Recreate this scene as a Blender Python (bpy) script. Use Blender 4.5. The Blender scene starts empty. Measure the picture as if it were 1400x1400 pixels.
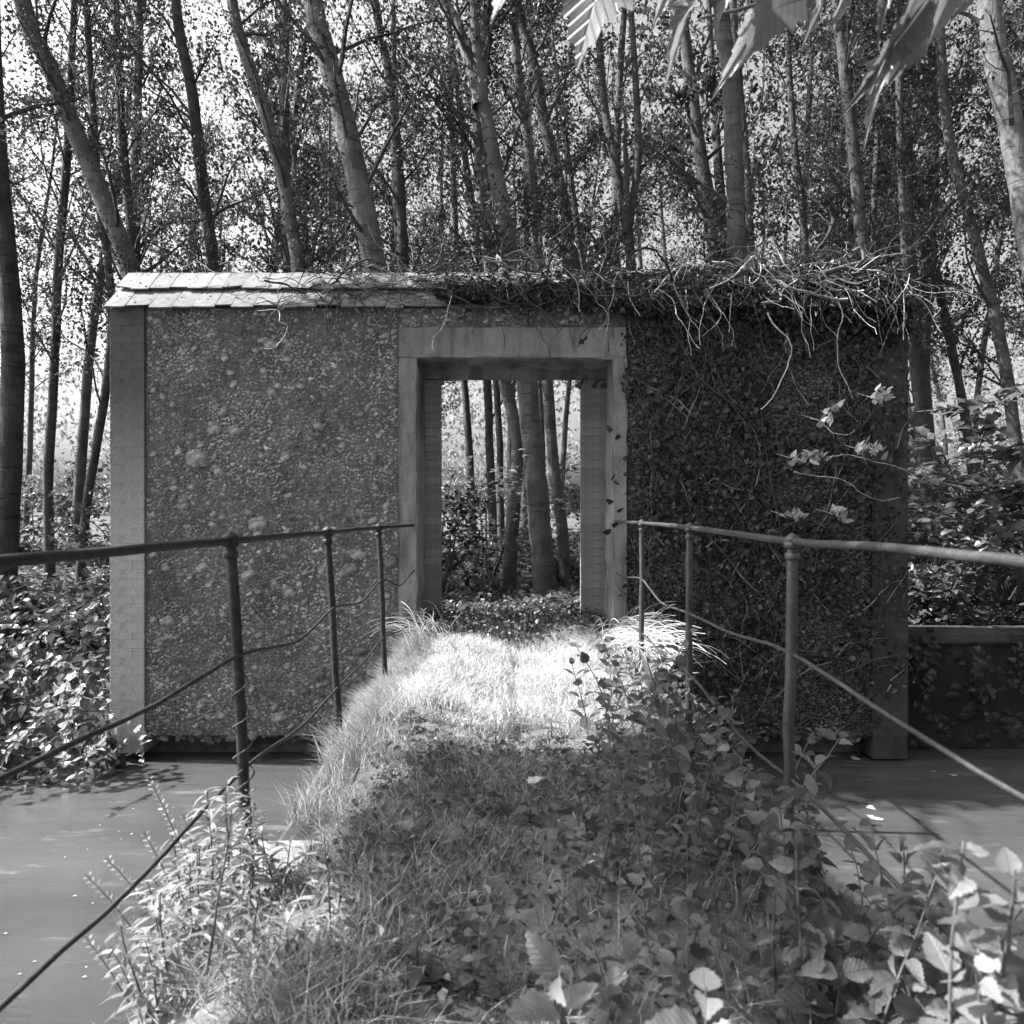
import bpy, math, random
import numpy as np
from mathutils import Vector

# ------------------------------------------------------------------ camera, world, sun, exposure
scene = bpy.context.scene
C = scene.collection
EYE = 1.1          # camera height over the bridge deck
FPX = 985.0        # focal length in pixels of the 1400 px photograph
cam_d = bpy.data.cameras.new('camera'); cam = bpy.data.objects.new('camera', cam_d); C.objects.link(cam)
cam.location = (0, 0, EYE); cam.rotation_euler = (math.radians(90), 0, 0)
cam_d.sensor_width = 36; cam_d.lens = 36 * FPX / 1400
cam_d.clip_start = .05; cam_d.clip_end = 900
cam_d.dof.use_dof = True; cam_d.dof.focus_distance = 5.6; cam_d.dof.aperture_fstop = 5
scene.camera = cam
SUN_EL, SUN_AZ = math.radians(47), math.radians(3.5)   # from the left, almost in the plane of the wall
S = np.array([-math.cos(SUN_EL) * math.cos(SUN_AZ), math.cos(SUN_EL) * math.sin(SUN_AZ), math.sin(SUN_EL)])
world = bpy.data.worlds.new('World'); scene.world = world; world.use_nodes = True
wn = world.node_tree; wn.nodes.clear()
sky = wn.nodes.new('ShaderNodeTexSky'); sky.sky_type = 'NISHITA'; sky.sun_disc = False
sky.sun_elevation = SUN_EL; sky.sun_rotation = math.radians(-90) + SUN_AZ; sky.dust_density = 7
bw = wn.nodes.new('ShaderNodeRGBToBW'); bg = wn.nodes.new('ShaderNodeBackground'); bg.inputs[1].default_value = .1
wo = wn.nodes.new('ShaderNodeOutputWorld')
wn.links.new(sky.outputs[0], bw.inputs[0]); wn.links.new(bw.outputs[0], bg.inputs[0]); wn.links.new(bg.outputs[0], wo.inputs[0])
sun_d = bpy.data.lights.new('sun', 'SUN'); sun_d.energy = 5; sun_d.angle = math.radians(.5); sun_d.color = (1, .995, .985)
sun = bpy.data.objects.new('sun', sun_d); C.objects.link(sun)
sun.rotation_euler = Vector(S).to_track_quat('Z', 'Y').to_euler()
scene.view_settings.view_transform = 'Standard'; scene.view_settings.look = 'None'
scene.view_settings.gamma = 1; scene.view_settings.exposure = 1.85
scene.view_settings.use_curve_mapping = False

rng = np.random.default_rng(7)
random.seed(7)
U = rng.uniform
def at(px, py, d):
    return np.array([(px - 700) * d / FPX, d, EYE - (py - 700) * d / FPX])

# ------------------------------------------------------------------ mesh helpers
class MB:
    def __init__(s): s.V = []; s.F = []; s.T = []; s.n = 0
    def add(s, V, F, tone=1.0):
        V = np.asarray(V, float).reshape(-1, 3); F = np.asarray(F, int)
        s.V.append(V); s.F.append(F + s.n); s.n += len(V)
        s.T.append(np.broadcast_to(np.asarray(tone, float), (len(V),)))
        return s
    def mesh(s, name, smooth=False):
        me = bpy.data.meshes.new(name)
        V = np.concatenate(s.V); me.vertices.add(len(V)); me.vertices.foreach_set('co', V.ravel())
        li = np.concatenate([f.ravel() for f in s.F]); tot = np.concatenate([np.full(len(f), f.shape[1]) for f in s.F])
        me.loops.add(len(li)); me.loops.foreach_set('vertex_index', li.astype(np.int32))
        st = np.concatenate([[0], np.cumsum(tot)[:-1]])
        me.polygons.add(len(tot)); me.polygons.foreach_set('loop_start', st.astype(np.int32))
        me.update(calc_edges=True); me.validate()
        me.polygons.foreach_set('use_smooth', np.full(len(me.polygons), bool(smooth)))
        a = me.attributes.new('tone', 'FLOAT', 'POINT')
        a.data.foreach_set('value', np.concatenate(s.T).astype(np.float32))
        me.update()
        return me
    def build(s, name, mat, parent=None, smooth=False, kind=None):
        return link(name, s.mesh(name, smooth), mat, parent, kind)
def link(name, me, mat, parent=None, kind=None):
    if mat and not me.materials: me.materials.append(mat)
    o = bpy.data.objects.new(name, me); C.objects.link(o)
    if parent: o.parent = parent
    if kind: o['kind'] = kind
    return o
def thing(name, label, cat, loc=(0, 0, 0), rz=0, group=None):
    o = bpy.data.objects.new(name, None); C.objects.link(o); o.empty_display_size = .1
    o.location = loc; o.rotation_euler = (0, 0, rz)
    o['label'] = label; o['category'] = cat
    if group: o['group'] = group
    return o
def tag(o, label, cat, group=None):
    o['label'] = label; o['category'] = cat
    if group: o['group'] = group
    return o
def dup(root, loc=None, rz=None, label=None, scale=1.0, tilt=(0, 0)):
    r = root.copy(); C.objects.link(r)
    if loc is not None: r.location = loc
    r.rotation_euler = (tilt[0], tilt[1], rz if rz is not None else 0); r.scale = (scale,) * 3
    if label: r['label'] = label
    for ch in list(root.children):
        c = ch.copy(); C.objects.link(c); c.parent = r
        for g in list(ch.children):
            d = g.copy(); C.objects.link(d); d.parent = c
    return r
BOXF = np.array([[0, 3, 2, 1], [4, 5, 6, 7], [0, 1, 5, 4], [1, 2, 6, 5], [2, 3, 7, 6], [3, 0, 4, 7]])
def box_v(x0, x1, y0, y1, z0, z1):
    return np.array([[x0, y0, z0], [x1, y0, z0], [x1, y1, z0], [x0, y1, z0], [x0, y0, z1], [x1, y0, z1], [x1, y1, z1], [x0, y1, z1]], float)
def cham_box(w, d, h, c):
    """box centred at origin with chamfered edges (24 verts)"""
    V = []; hw, hd, hh = w / 2, d / 2, h / 2
    for sx in (-1, 1):
        for sy in (-1, 1):
            for sz in (-1, 1):
                V += [(sx * hw, sy * (hd - c), sz * (hh - c)), (sx * (hw - c), sy * hd, sz * (hh - c)), (sx * (hw - c), sy * (hd - c), sz * hh)]
    V = np.array(V); bm = __import__('bmesh').new()
    for v in V: bm.verts.new(v)
    import bmesh
    bmesh.ops.convex_hull(bm, input=bm.verts)
    bm.verts.index_update(); VV = np.array([v.co[:] for v in bm.verts]); FF = np.array([[v.index for v in f.verts] for f in bm.faces]); bm.free()
    return VV, FF
def rounded(V, amp):  # small random displacement so that edges are not ruler straight
    return V + rng.normal(0, amp, V.shape)
def tube(P, R, k=6, cap=True):
    P = np.asarray(P, float); n = len(P); R = np.broadcast_to(np.asarray(R, float), (n,))
    T = np.gradient(P, axis=0); T /= np.linalg.norm(T, axis=1)[:, None] + 1e-9
    m = T.mean(0); ref = np.array([1., 0, 0]) if abs(m[0]) < .6 * np.linalg.norm(m) + 1e-9 else np.array([0, 1., 0])
    A = np.cross(T, ref); A /= np.linalg.norm(A, axis=1)[:, None] + 1e-9
    B = np.cross(T, A)
    th = np.arange(k) * 2 * math.pi / k
    V = P[:, None] + R[:, None, None] * (np.cos(th)[None, :, None] * A[:, None] + np.sin(th)[None, :, None] * B[:, None])
    V = V.reshape(-1, 3)
    i = np.arange(n - 1)[:, None] * k; j = np.arange(k)[None]; j2 = (j + 1) % k
    F = np.stack([i + j, i + j2, i + k + j2, i + k + j], -1).reshape(-1, 4)
    return V, F
def smooth_path(P, n):
    """Catmull-Rom through the points"""
    P = np.asarray(P, float)
    if len(P) < 3:
        t = np.linspace(0, 1, n)[:, None]; return P[0] * (1 - t) + P[-1] * t
    Q = np.vstack([2 * P[0] - P[1], P, 2 * P[-1] - P[-2]])
    out = []; L = len(P) - 1
    for u in np.linspace(0, L - 1e-6, n):
        i = int(u); t = u - i; a, b, c, d = Q[i], Q[i + 1], Q[i + 2], Q[i + 3]
        out.append(.5 * (2 * b + (c - a) * t + (2 * a - 5 * b + 4 * c - d) * t * t + (3 * b - a - 3 * c + d) * t ** 3))
    return np.array(out)
def wander(p, d, length, n, amp, grav=0.):
    p = np.array(p, float); d = np.array(d, float); d /= np.linalg.norm(d); out = [p.copy()]
    for i in range(n):
        d = d + rng.normal(0, amp, 3) + np.array([0, 0, grav]); d /= np.linalg.norm(d)
        p = p + d * length / n; out.append(p.copy())
    return np.array(out)
def frames(N, tilt=.8, yaw=None, pitch=None):
    """N random frames: leaf axis Y, normal Z. tilt = spread of the normals about up"""
    yaw = U(0, 2 * math.pi, N) if yaw is None else yaw
    p = rng.normal(0, tilt, N) if pitch is None else pitch
    r = rng.normal(0, tilt, N)
    cy, sy, cp, sp, cr, sr = np.cos(yaw), np.sin(yaw), np.cos(p), np.sin(p), np.cos(r), np.sin(r)
    Rz = np.zeros((N, 3, 3)); Rz[:, 0, 0] = cy; Rz[:, 0, 1] = -sy; Rz[:, 1, 0] = sy; Rz[:, 1, 1] = cy; Rz[:, 2, 2] = 1
    Rx = np.zeros((N, 3, 3)); Rx[:, 0, 0] = 1; Rx[:, 1, 1] = cp; Rx[:, 1, 2] = -sp; Rx[:, 2, 1] = sp; Rx[:, 2, 2] = cp
    Ry = np.zeros((N, 3, 3)); Ry[:, 1, 1] = 1; Ry[:, 0, 0] = cr; Ry[:, 0, 2] = sr; Ry[:, 2, 0] = -sr; Ry[:, 2, 2] = cr
    return Rz @ Rx @ Ry
def scatter(mb, tmpl, P, R, sc, tone=1.0):
    V, F = tmpl; N = len(P); nv = len(V)
    sc = np.broadcast_to(sc, (N,))
    W = np.einsum('nij,vj->nvi', R, V) * sc[:, None, None] + P[:, None]
    FF = (F[None] + (np.arange(N) * nv)[:, None, None]).reshape(-1, F.shape[1])
    T = np.repeat(np.broadcast_to(tone, (N,)), nv)
    mb.add(W.reshape(-1, 3), FF, T)
# leaf templates, unit length along +Y
LEAF2 = (np.array([[0, 0, 0], [-.33, .42, .1], [0, 1, -.08], [.33, .42, .1]]), np.array([[0, 2, 1], [0, 3, 2]]))
LEAF4 = (np.array([[0, 0, 0], [-.34, .3, .09], [-.24, .7, .06], [0, 1, -.12], [.24, .7, .06], [.34, .3, .09], [0, .5, 0]]),
         np.array([[0, 6, 1], [1, 6, 2], [2, 6, 3], [3, 6, 4], [4, 6, 5], [5, 6, 0]]))
HEART = (np.array([[0, 0, 0], [-.2, -.14, .02], [-.42, .08, .05], [-.34, .45, .04], [0, 1, -.12], [.34, .45, .04], [.42, .08, .05], [.2, -.14, .02], [0, .4, -.02]]),
         np.array([[0, 8, 1], [1, 8, 2], [2, 8, 3], [3, 8, 4], [4, 8, 5], [5, 8, 6], [6, 8, 7], [7, 8, 0]]))
LANCE = (np.array([[0, 0, 0], [-.09, .3, .03], [-.07, .65, -.02], [0, 1, -.22], [.07, .65, -.02], [.09, .3, .03], [0, .3, 0], [0, .65, -.05]]),
         np.array([[0, 6, 1], [1, 6, 7], [1, 7, 2], [2, 7, 3], [3, 7, 4], [4, 7, 5], [7, 6, 5], [5, 6, 0]]))
def serrated(w=.36, teeth=7, droop=.25, fold=.12, tooth=.035, heart=.0):
    L = []; n = teeth * 2
    for i in range(1, n):
        t = i / n; r = w * math.sin(math.pi * t ** .62) ** .85
        y = t - heart * math.sin(math.pi * min(1, t * 3)) * .3
        if i % 2: r += tooth; y += .02
        else: r -= tooth * .6
        L.append((r, y, t))
    V = [(0, 0, 0)]; mid = [0]
    for s in (-1, 1):
        for r, y, t in L: V.append((s * r, y, fold * r * 2 - droop * t * t + .02 * math.sin(t * 19) ))
    for r, y, t in L: V.append((0, t, -droop * t * t - .01))
    V.append((0, 1.0, -droop))
    m = n - 1; F = []
    a0, b0, c0, tip = 1, 1 + m, 1 + 2 * m, 1 + 3 * m
    for base, flip in ((a0, 0), (b0, 1)):
        def tri(a, b, c): F.append((a, c, b) if flip else (a, b, c))
        tri(0, c0, base)
        for i in range(m - 1):
            tri(base + i, c0 + i, base + i + 1); tri(base + i + 1, c0 + i, c0 + i + 1)
        tri(base + m - 1, c0 + m - 1, tip)
    return np.array(V, float), np.array(F)
NETTLE = serrated(.34, 7, .3, .16, .035)
NETTLE_B = serrated(.4, 6, .12, .1, .03)
MAPLE_OUT = [(0, 0), (.10, -.02), (.22, -.10), (.27, .02), (.45, .04), (.40, .16), (.58, .33), (.44, .36), (.48, .5), (.33, .47), (.30, .62), (.22, .60), (.17, .80), (.08, .82), (0, 1.05)]
def maple():
    R = [(x, y) for x, y in MAPLE_OUT]; Lf = [(-x, y) for x, y in MAPLE_OUT[1:-1]][::-1]
    out = R + Lf; V = [(x, y, .14 * abs(x) - .22 * y * y + .03 * math.sin(9 * x + 5 * y)) for x, y in out]
    V += [(0, .38, -.06)]; c = len(out)
    F = [(c, i, (i + 1) % c) for i in range(c)]
    return np.array(V, float), np.array(F)
MAPLE = maple()

# ------------------------------------------------------------------ materials (black and white photograph: greys)
def mat(name): 
    m = bpy.data.materials.new(name); m.use_nodes = True; nt = m.node_tree
    b = nt.nodes['Principled BSDF']; b.inputs['Roughness'].default_value = .85; b.inputs['Specular IOR Level'].default_value = .3
    return m, nt, b
def N(nt, t, **kw):
    n = nt.nodes.new(t)
    for k, v in kw.items():
        if k in n.inputs.keys(): n.inputs[k].default_value = v
        else: setattr(n, k, v)
    return n
def noise_ramp(nt, scale, lo, hi, p0=.35, p1=.65, detail=6, vec=None, sx=(1, 1, 1), rough=.6):
    tc = N(nt, 'ShaderNodeTexCoord'); mp = N(nt, 'ShaderNodeMapping'); mp.inputs['Scale'].default_value = sx
    nt.links.new((vec or tc.outputs['Object']), mp.inputs[0])
    nz = N(nt, 'ShaderNodeTexNoise', Scale=scale, Detail=detail, Roughness=rough); nt.links.new(mp.outputs[0], nz.inputs['Vector'])
    rp = N(nt, 'ShaderNodeMapRange'); rp.inputs[1].default_value = p0; rp.inputs[2].default_value = p1; rp.inputs[3].default_value = lo; rp.inputs[4].default_value = hi
    nt.links.new(nz.outputs[0], rp.inputs[0]); return rp.outputs[0], nz
def mul(nt, a, b):
    m = N(nt, 'ShaderNodeMath', operation='MULTIPLY'); nt.links.new(a, m.inputs[0])
    if isinstance(b, (int, float)): m.inputs[1].default_value = b
    else: nt.links.new(b, m.inputs[1])
    return m.outputs[0]
def tone(nt):
    a = N(nt, 'ShaderNodeAttribute', attribute_name='tone'); return a.outputs['Fac']
def bump(nt, b, h, dist=.01, strength=.6):
    bp = N(nt, 'ShaderNodeBump', Distance=dist, Strength=strength); nt.links.new(h, bp.inputs['Height']); nt.links.new(bp.outputs[0], b.inputs['Normal'])
def leaf_mat(name, base, trans=.4, rough=.5, spec=.35, rnd=False, trans_gain=1.25):
    m, nt, b = mat(name)
    t = tone(nt)
    nz, _ = noise_ramp(nt, 40, .85, 1.12)
    v = mul(nt, mul(nt, t, base), nz)
    if rnd:
        oi = N(nt, 'ShaderNodeObjectInfo'); mr = N(nt, 'ShaderNodeMapRange'); mr.inputs[3].default_value = .5; mr.inputs[4].default_value = 1.5
        nt.links.new(oi.outputs['Random'], mr.inputs[0]); v = mul(nt, v, mr.outputs[0])
        tc = N(nt, 'ShaderNodeTexCoord'); sp = N(nt, 'ShaderNodeSeparateXYZ'); nt.links.new(tc.outputs['Object'], sp.inputs[0])
        ab = N(nt, 'ShaderNodeMath', operation='ABSOLUTE'); nt.links.new(sp.outputs[0], ab.inputs[0])
        ma = N(nt, 'ShaderNodeMath', operation='MULTIPLY_ADD'); nt.links.new(ab.outputs[0], ma.inputs[0]); ma.inputs[1].default_value = -1.1; nt.links.new(sp.outputs[1], ma.inputs[2])
        fq = mul(nt, ma.outputs[0], 46.); sn = N(nt, 'ShaderNodeMath', operation='SINE'); nt.links.new(fq, sn.inputs[0])
        pw = N(nt, 'ShaderNodeMapRange'); pw.inputs[1].default_value = .6; pw.inputs[2].default_value = 1.0; nt.links.new(sn.outputs[0], pw.inputs[0])
        md = N(nt, 'ShaderNodeMapRange'); md.inputs[1].default_value = .0; md.inputs[2].default_value = .025; md.inputs[3].default_value = 1; md.inputs[4].default_value = 0; nt.links.new(ab.outputs[0], md.inputs[0])
        mxm = N(nt, 'ShaderNodeMath', operation='MAXIMUM'); nt.links.new(pw.outputs[0], mxm.inputs[0]); nt.links.new(md.outputs[0], mxm.inputs[1])
        iv = N(nt, 'ShaderNodeMapRange'); iv.inputs[3].default_value = 1.0; iv.inputs[4].default_value = .0; nt.links.new(mxm.outputs[0], iv.inputs[0])
        bump(nt, b, iv.outputs[0], .003, .7)
        vl = N(nt, 'ShaderNodeMapRange'); vl.inputs[3].default_value = .95; vl.inputs[4].default_value = 1.18; nt.links.new(mxm.outputs[0], vl.inputs[0]); v = mul(nt, v, vl.outputs[0])
    nt.links.new(v, b.inputs['Base Color']); b.inputs['Roughness'].default_value = rough; b.inputs['Specular IOR Level'].default_value = spec
    tr = N(nt, 'ShaderNodeBsdfTranslucent'); tv = mul(nt, v, trans_gain); nt.links.new(tv, tr.inputs[0])
    mx = N(nt, 'ShaderNodeMixShader', Fac=trans); nt.links.new(b.outputs[0], mx.inputs[1]); nt.links.new(tr.outputs[0], mx.inputs[2])
    nt.links.new(mx.outputs[0], nt.nodes['Material Output'].inputs[0]); return m
M = {}
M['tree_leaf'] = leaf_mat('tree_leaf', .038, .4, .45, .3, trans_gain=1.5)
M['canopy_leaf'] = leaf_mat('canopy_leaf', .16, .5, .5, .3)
M['far_leaf'] = leaf_mat('far_leaf', .22, .5, .6, .2)  # paler leaf: sunlight on the distant wood is put into the colour
M['tree_leaf_near'] = leaf_mat('tree_leaf_near', .12, .4, .4, .5)
M['shrub_leaf'] = leaf_mat('shrub_leaf', .10, .4, .4, .4)
M['ivy_leaf'] = leaf_mat('ivy_leaf', .03, .2, .4, .4)
M['grass'] = leaf_mat('grass', .26, .4, .5, .4)
M['straw'] = leaf_mat('straw', .45, .3, .5, .3)
M['cover_leaf'] = leaf_mat('cover_leaf', .075, .35, .45, .4)
M['bank_leaf'] = leaf_mat('bank_leaf', .042, .3, .35, .5)
M['nettle_leaf'] = leaf_mat('nettle_leaf', .115, .35, .45, .35, True)
M['herb_leaf'] = leaf_mat('herb_leaf', .26, .4, .5, .3, True)
M['maple_leaf'] = leaf_mat('maple_leaf', .14, .45, .4, .4, True)
M['dead_leaf'] = leaf_mat('dead_leaf', .3, .15, .7, .2, True)
m, nt, b = mat('stem'); v, nz = noise_ramp(nt, 30, .05, .11); nt.links.new(mul(nt, v, tone(nt)), b.inputs['Base Color']); M['stem'] = m
m, nt, b = mat('dry_vine'); v, nz = noise_ramp(nt, 25, .16, .42); nt.links.new(mul(nt, v, tone(nt)), b.inputs['Base Color']); bump(nt, b, nz.outputs[0], .003); M['dry_vine'] = m
# bark
m, nt, b = mat('bark')
a, n1 = noise_ramp(nt, 3.5, .035, .10, .3, .7)
c, n2 = noise_ramp(nt, 22, .75, 1.15, .3, .7, sx=(1, 1, .25))
d, n3 = noise_ramp(nt, 5, .55, 1.0, .36, .44, sx=(.6, .6, 5))
v = mul(nt, mul(nt, mul(nt, a, c), d), tone(nt)); nt.links.new(v, b.inputs['Base Color']); bump(nt, b, mul(nt, n2.outputs[0], d), .03, .8); b.inputs['Roughness'].default_value = .9; M['bark'] = m
# flint stones
m, nt, b = mat('flint')
a, n1 = noise_ramp(nt, 26, .55, 1.5, .35, .65)
c, n2 = noise_ramp(nt, 11, .65, 1.4, .38, .62)
st, n3 = noise_ramp(nt, 1.6, .55, 1.35, .36, .64)
v = mul(nt, mul(nt, mul(nt, a, c), st), mul(nt, tone(nt), .16)); nt.links.new(v, b.inputs['Base Color']); b.inputs['Roughness'].default_value = .6; b.inputs['Specular IOR Level'].default_value = .45
bump(nt, b, n1.outputs[0], .01, .8); M['flint'] = m
m, nt, b = mat('mortar')
a, n1 = noise_ramp(nt, 60, .7, 1.25, .3, .7); c, n2 = noise_ramp(nt, 2.3, .07, .16, .35, .65)
nt.links.new(mul(nt, a, c), b.inputs['Base Color']); bump(nt, b, n1.outputs[0], .02, 1); M['mortar'] = m
def cement(name, lo, hi, stain=.55, fine=70, dark_top=False):
    m, nt, b = mat(name)
    a, n1 = noise_ramp(nt, fine, .85, 1.1); c, n2 = noise_ramp(nt, 2.2, lo, hi, .3, .7)
    s, n3 = noise_ramp(nt, 1.6, stain, 1.0, .38, .52, sx=(3, 1, .5))
    v = mul(nt, mul(nt, mul(nt, a, c), s), tone(nt))
    if dark_top:   # darkens towards the top of the wall, made ragged by noise
        tc = N(nt, 'ShaderNodeNewGeometry'); sp = N(nt, 'ShaderNodeSeparateXYZ'); nt.links.new(tc.outputs['Position'], sp.inputs[0])
        q, _ = noise_ramp(nt, 1.5, -.35, .35, .2, .8, sx=(2, 1, 1))
        ad = N(nt, 'ShaderNodeMath', operation='ADD'); nt.links.new(sp.outputs['Z'], ad.inputs[0]); nt.links.new(q, ad.inputs[1])
        mr = N(nt, 'ShaderNodeMapRange'); mr.inputs[1].default_value = .9; mr.inputs[2].default_value = 2.2; mr.inputs[3].default_value = 1.2; mr.inputs[4].default_value = .3
        nt.links.new(ad.outputs[0], mr.inputs[0]); v = mul(nt, v, mr.outputs[0])
    nt.links.new(v, b.inputs['Base Color']); bump(nt, b, n1.outputs[0], .004, .7); M[name] = m; return m
cement('render_coat', .13, .27, .5)
cement('pier_brick', .22, .3, .8, dark_top=True)
cement('jamb_brick', .17, .24, .75)
cement('tile', .06, .22, .22, 14)
cement('dark_masonry', .012, .03, .5)  # near-black masonry for the low wall face and the right panel core
cement('dark_pier', .03, .06, .6)
cement('old_concrete', .12, .24, .5)
cement('pale_concrete', .2, .34, .5)
# iron
m, nt, b = mat('iron')
a, n1 = noise_ramp(nt, 45, .7, 1.4, .35, .65, 8); c, n2 = noise_ramp(nt, 6, .016, .036)
nt.links.new(mul(nt, mul(nt, a, c), tone(nt)), b.inputs['Base Color']); b.inputs['Metallic'].default_value = .0; b.inputs['Roughness'].default_value = .55; b.inputs['Specular IOR Level'].default_value = .6
bump(nt, b, n1.outputs[0], .004, .9); M['iron'] = m
m, nt, b = mat('shaded_iron')  # same iron made darker: shade on the left railing put into the colour
a, n1 = noise_ramp(nt, 45, .6, 1.5, .35, .65, 8); c, n2 = noise_ramp(nt, 6, .012, .025)
nt.links.new(mul(nt, a, c), b.inputs['Base Color']); b.inputs['Roughness'].default_value = .6; b.inputs['Specular IOR Level'].default_value = .35; bump(nt, b, n1.outputs[0], .004, .9); M['shaded_iron'] = m
# soil
m, nt, b = mat('soil'); a, n1 = noise_ramp(nt, 9, .6, 1.3); c, n2 = noise_ramp(nt, .8, .06, .13)
nt.links.new(mul(nt, a, c), b.inputs['Base Color']); bump(nt, b, n1.outputs[0], .04, 1); b.inputs['Roughness'].default_value = 1; M['soil'] = m
# water: turbid, blurred by flow
m, nt, b = mat('water')
a, n1 = noise_ramp(nt, 1.3, .045, .07, .3, .7, 3, sx=(.35, 1.2, 1)); st, n4 = noise_ramp(nt, 4.5, 1.0, 2.1, .60, .74, 6, sx=(.55, 1.9, 1)); nt.links.new(mul(nt, a, st), b.inputs['Base Color'])
b.inputs['Subsurface Weight'].default_value = 1; b.inputs['Subsurface Radius'].default_value = (1, 1, 1); b.inputs['Subsurface Scale'].default_value = .12
b.inputs['Roughness'].default_value = .09; b.inputs['IOR'].default_value = 1.33; b.inputs['Specular IOR Level'].default_value = .5
f, n2 = noise_ramp(nt, 5, 0, 1, .2, .8, 4, sx=(.6, 1.3, 1)); bump(nt, b, f, .02, .35); M['water'] = m

# ------------------------------------------------------------------ ground, river, deck
WATER = -.97
def ground_z(x, y):
    n = .06 * np.sin(x * 1.3 + y * .7) + .05 * np.sin(x * .5 - y * 1.1 + 2) + .03 * np.sin(3.1 * x + 1.7 * y)
    far = -1.7 + 1.65 / (1 + np.exp(-(y - (6.25 - .28 * np.clip(-x - 3.2, 0, 1.5) + .3 * np.clip((x - 3.0) * 5, 0, 1))) * np.where(x > 3.1, 18, np.where(x < -3.2, 3.4, 9))))
    rise = .012 * np.clip(y - 9, 0, 60) + .05
    near = -1.7 + 1.6 / (1 + np.exp((y - .25) * 7))
    return np.maximum(far + np.where(y > 6.6, n + rise, n * .4), near)
gx = np.concatenate([-np.geomspace(300, 10, 14), np.linspace(-9.6, 9.6, 97), np.geomspace(10, 300, 14)])
gy = np.concatenate([[-250, -80, -25, -10], np.linspace(-6, 12, 110), np.geomspace(12.5, 600, 30)])
GX, GY = np.meshgrid(gx, gy); GZ = ground_z(GX, GY); V = np.stack([GX, GY, GZ], -1).reshape(-1, 3)
nx, ny = len(gx), len(gy); i = np.arange(ny - 1)[:, None] * nx + np.arange(nx - 1)[None]
MB().add(V, np.stack([i, i + 1, i + nx + 1, i + nx], -1).reshape(-1, 4)).build('ground', M['soil'], smooth=True, kind='structure')
MB().add(box_v(-120, 120, -1, 8, -2.2, WATER), BOXF).build('water', M['water'], kind='structure')

bridge = thing('footbridge', 'narrow concrete footbridge deck overgrown with grass leading to the doorway', 'footbridge')
MB().add(rounded(box_v(-.80, .86, -1.2, 5.99, -.26, -.035), .0), BOXF).build('deck_slab', M['dark_pier'], bridge)
for fy in (2.3,):
    for sx in (-1, 1):
        V, F = cham_box(.26, .34, .2, .02); o = MB().add(rounded(V, .006), F).build('post_footing', M['pale_concrete'], bridge); o.location = (sx * .79 - (.0 if sx > 0 else .0), fy, -.12)
MB().add(box_v(-.8, .8, 5.7, 6.15, -1.7, -.262), BOXF).build('abutment', M['old_concrete'], bridge)
def mound(x, y):
    e = np.clip(1 - (np.abs(x + .02) / .86) ** 5, 0, 1)
    m = .07 + .05 * np.exp(-((x + .45) / .25) ** 2) + .06 * np.exp(-((x - .5) / .28) ** 2) + .02 * np.sin(5 * x + 3 * y) + .02 * np.sin(2.2 * y)
    m = m * np.where(y > 5.6, 1.0, 1)
    return -.02 + e * m
mx = np.linspace(-.82, .88, 37); my = np.linspace(-1, 6.7, 120); X, Y = np.meshgrid(mx, my); Z = mound(X, Y)
Z = Z - np.clip((-X - .58), 0, 1) * np.exp(-((Y - 2.35) / .25) ** 2) * .9
Z = np.maximum(Z, -.05)
i = np.arange(len(my) - 1)[:, None] * len(mx) + np.arange(len(mx) - 1)[None]
MB().add(np.stack([X, Y, Z], -1).reshape(-1, 3), np.stack([i, i + 1, i + len(mx) + 1, i + len(mx)], -1).reshape(-1, 4)).build('path', M['soil'], smooth=True, kind='structure')

# ------------------------------------------------------------------ the flint wall with its doorway
WL, WR, WF, WB, WT, WBOT = -3.34, 3.29, 6.0, 6.62, 2.80, -.76
DL, DR, DT = -.79, .84, 2.38        # outer opening
NL, NR, NT = -.645, .625, 2.305     # inner opening between the brick nibs (further back)
wall = thing('flint_wall', 'free-standing flint rubble wall with slab-roofed coping and an open doorway in its middle', 'wall', (0, WF, 0))
def W(v): v = np.array(v, float).reshape(-1, 3).copy(); v[:, 1] -= WF; return v
core = MB()
core.add(W(box_v(WL + .29, DL - .15, WF, WB, WBOT, WT)), BOXF)
MB().add(W(box_v(DR + .116, WR - .30, WF, WB, WBOT, WT)), BOXF).build('dark_core', M['dark_masonry'], wall)
core.add(W(box_v(DL - .15, DR + .116, WF, WB, 2.637, WT)), BOXF)
core.add(W(box_v(WL + .12, WR - .12, WF + .28, WB - .05, -1.75, WBOT)), BOXF)
core.build('mortar_core', M['mortar'], wall)
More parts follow.
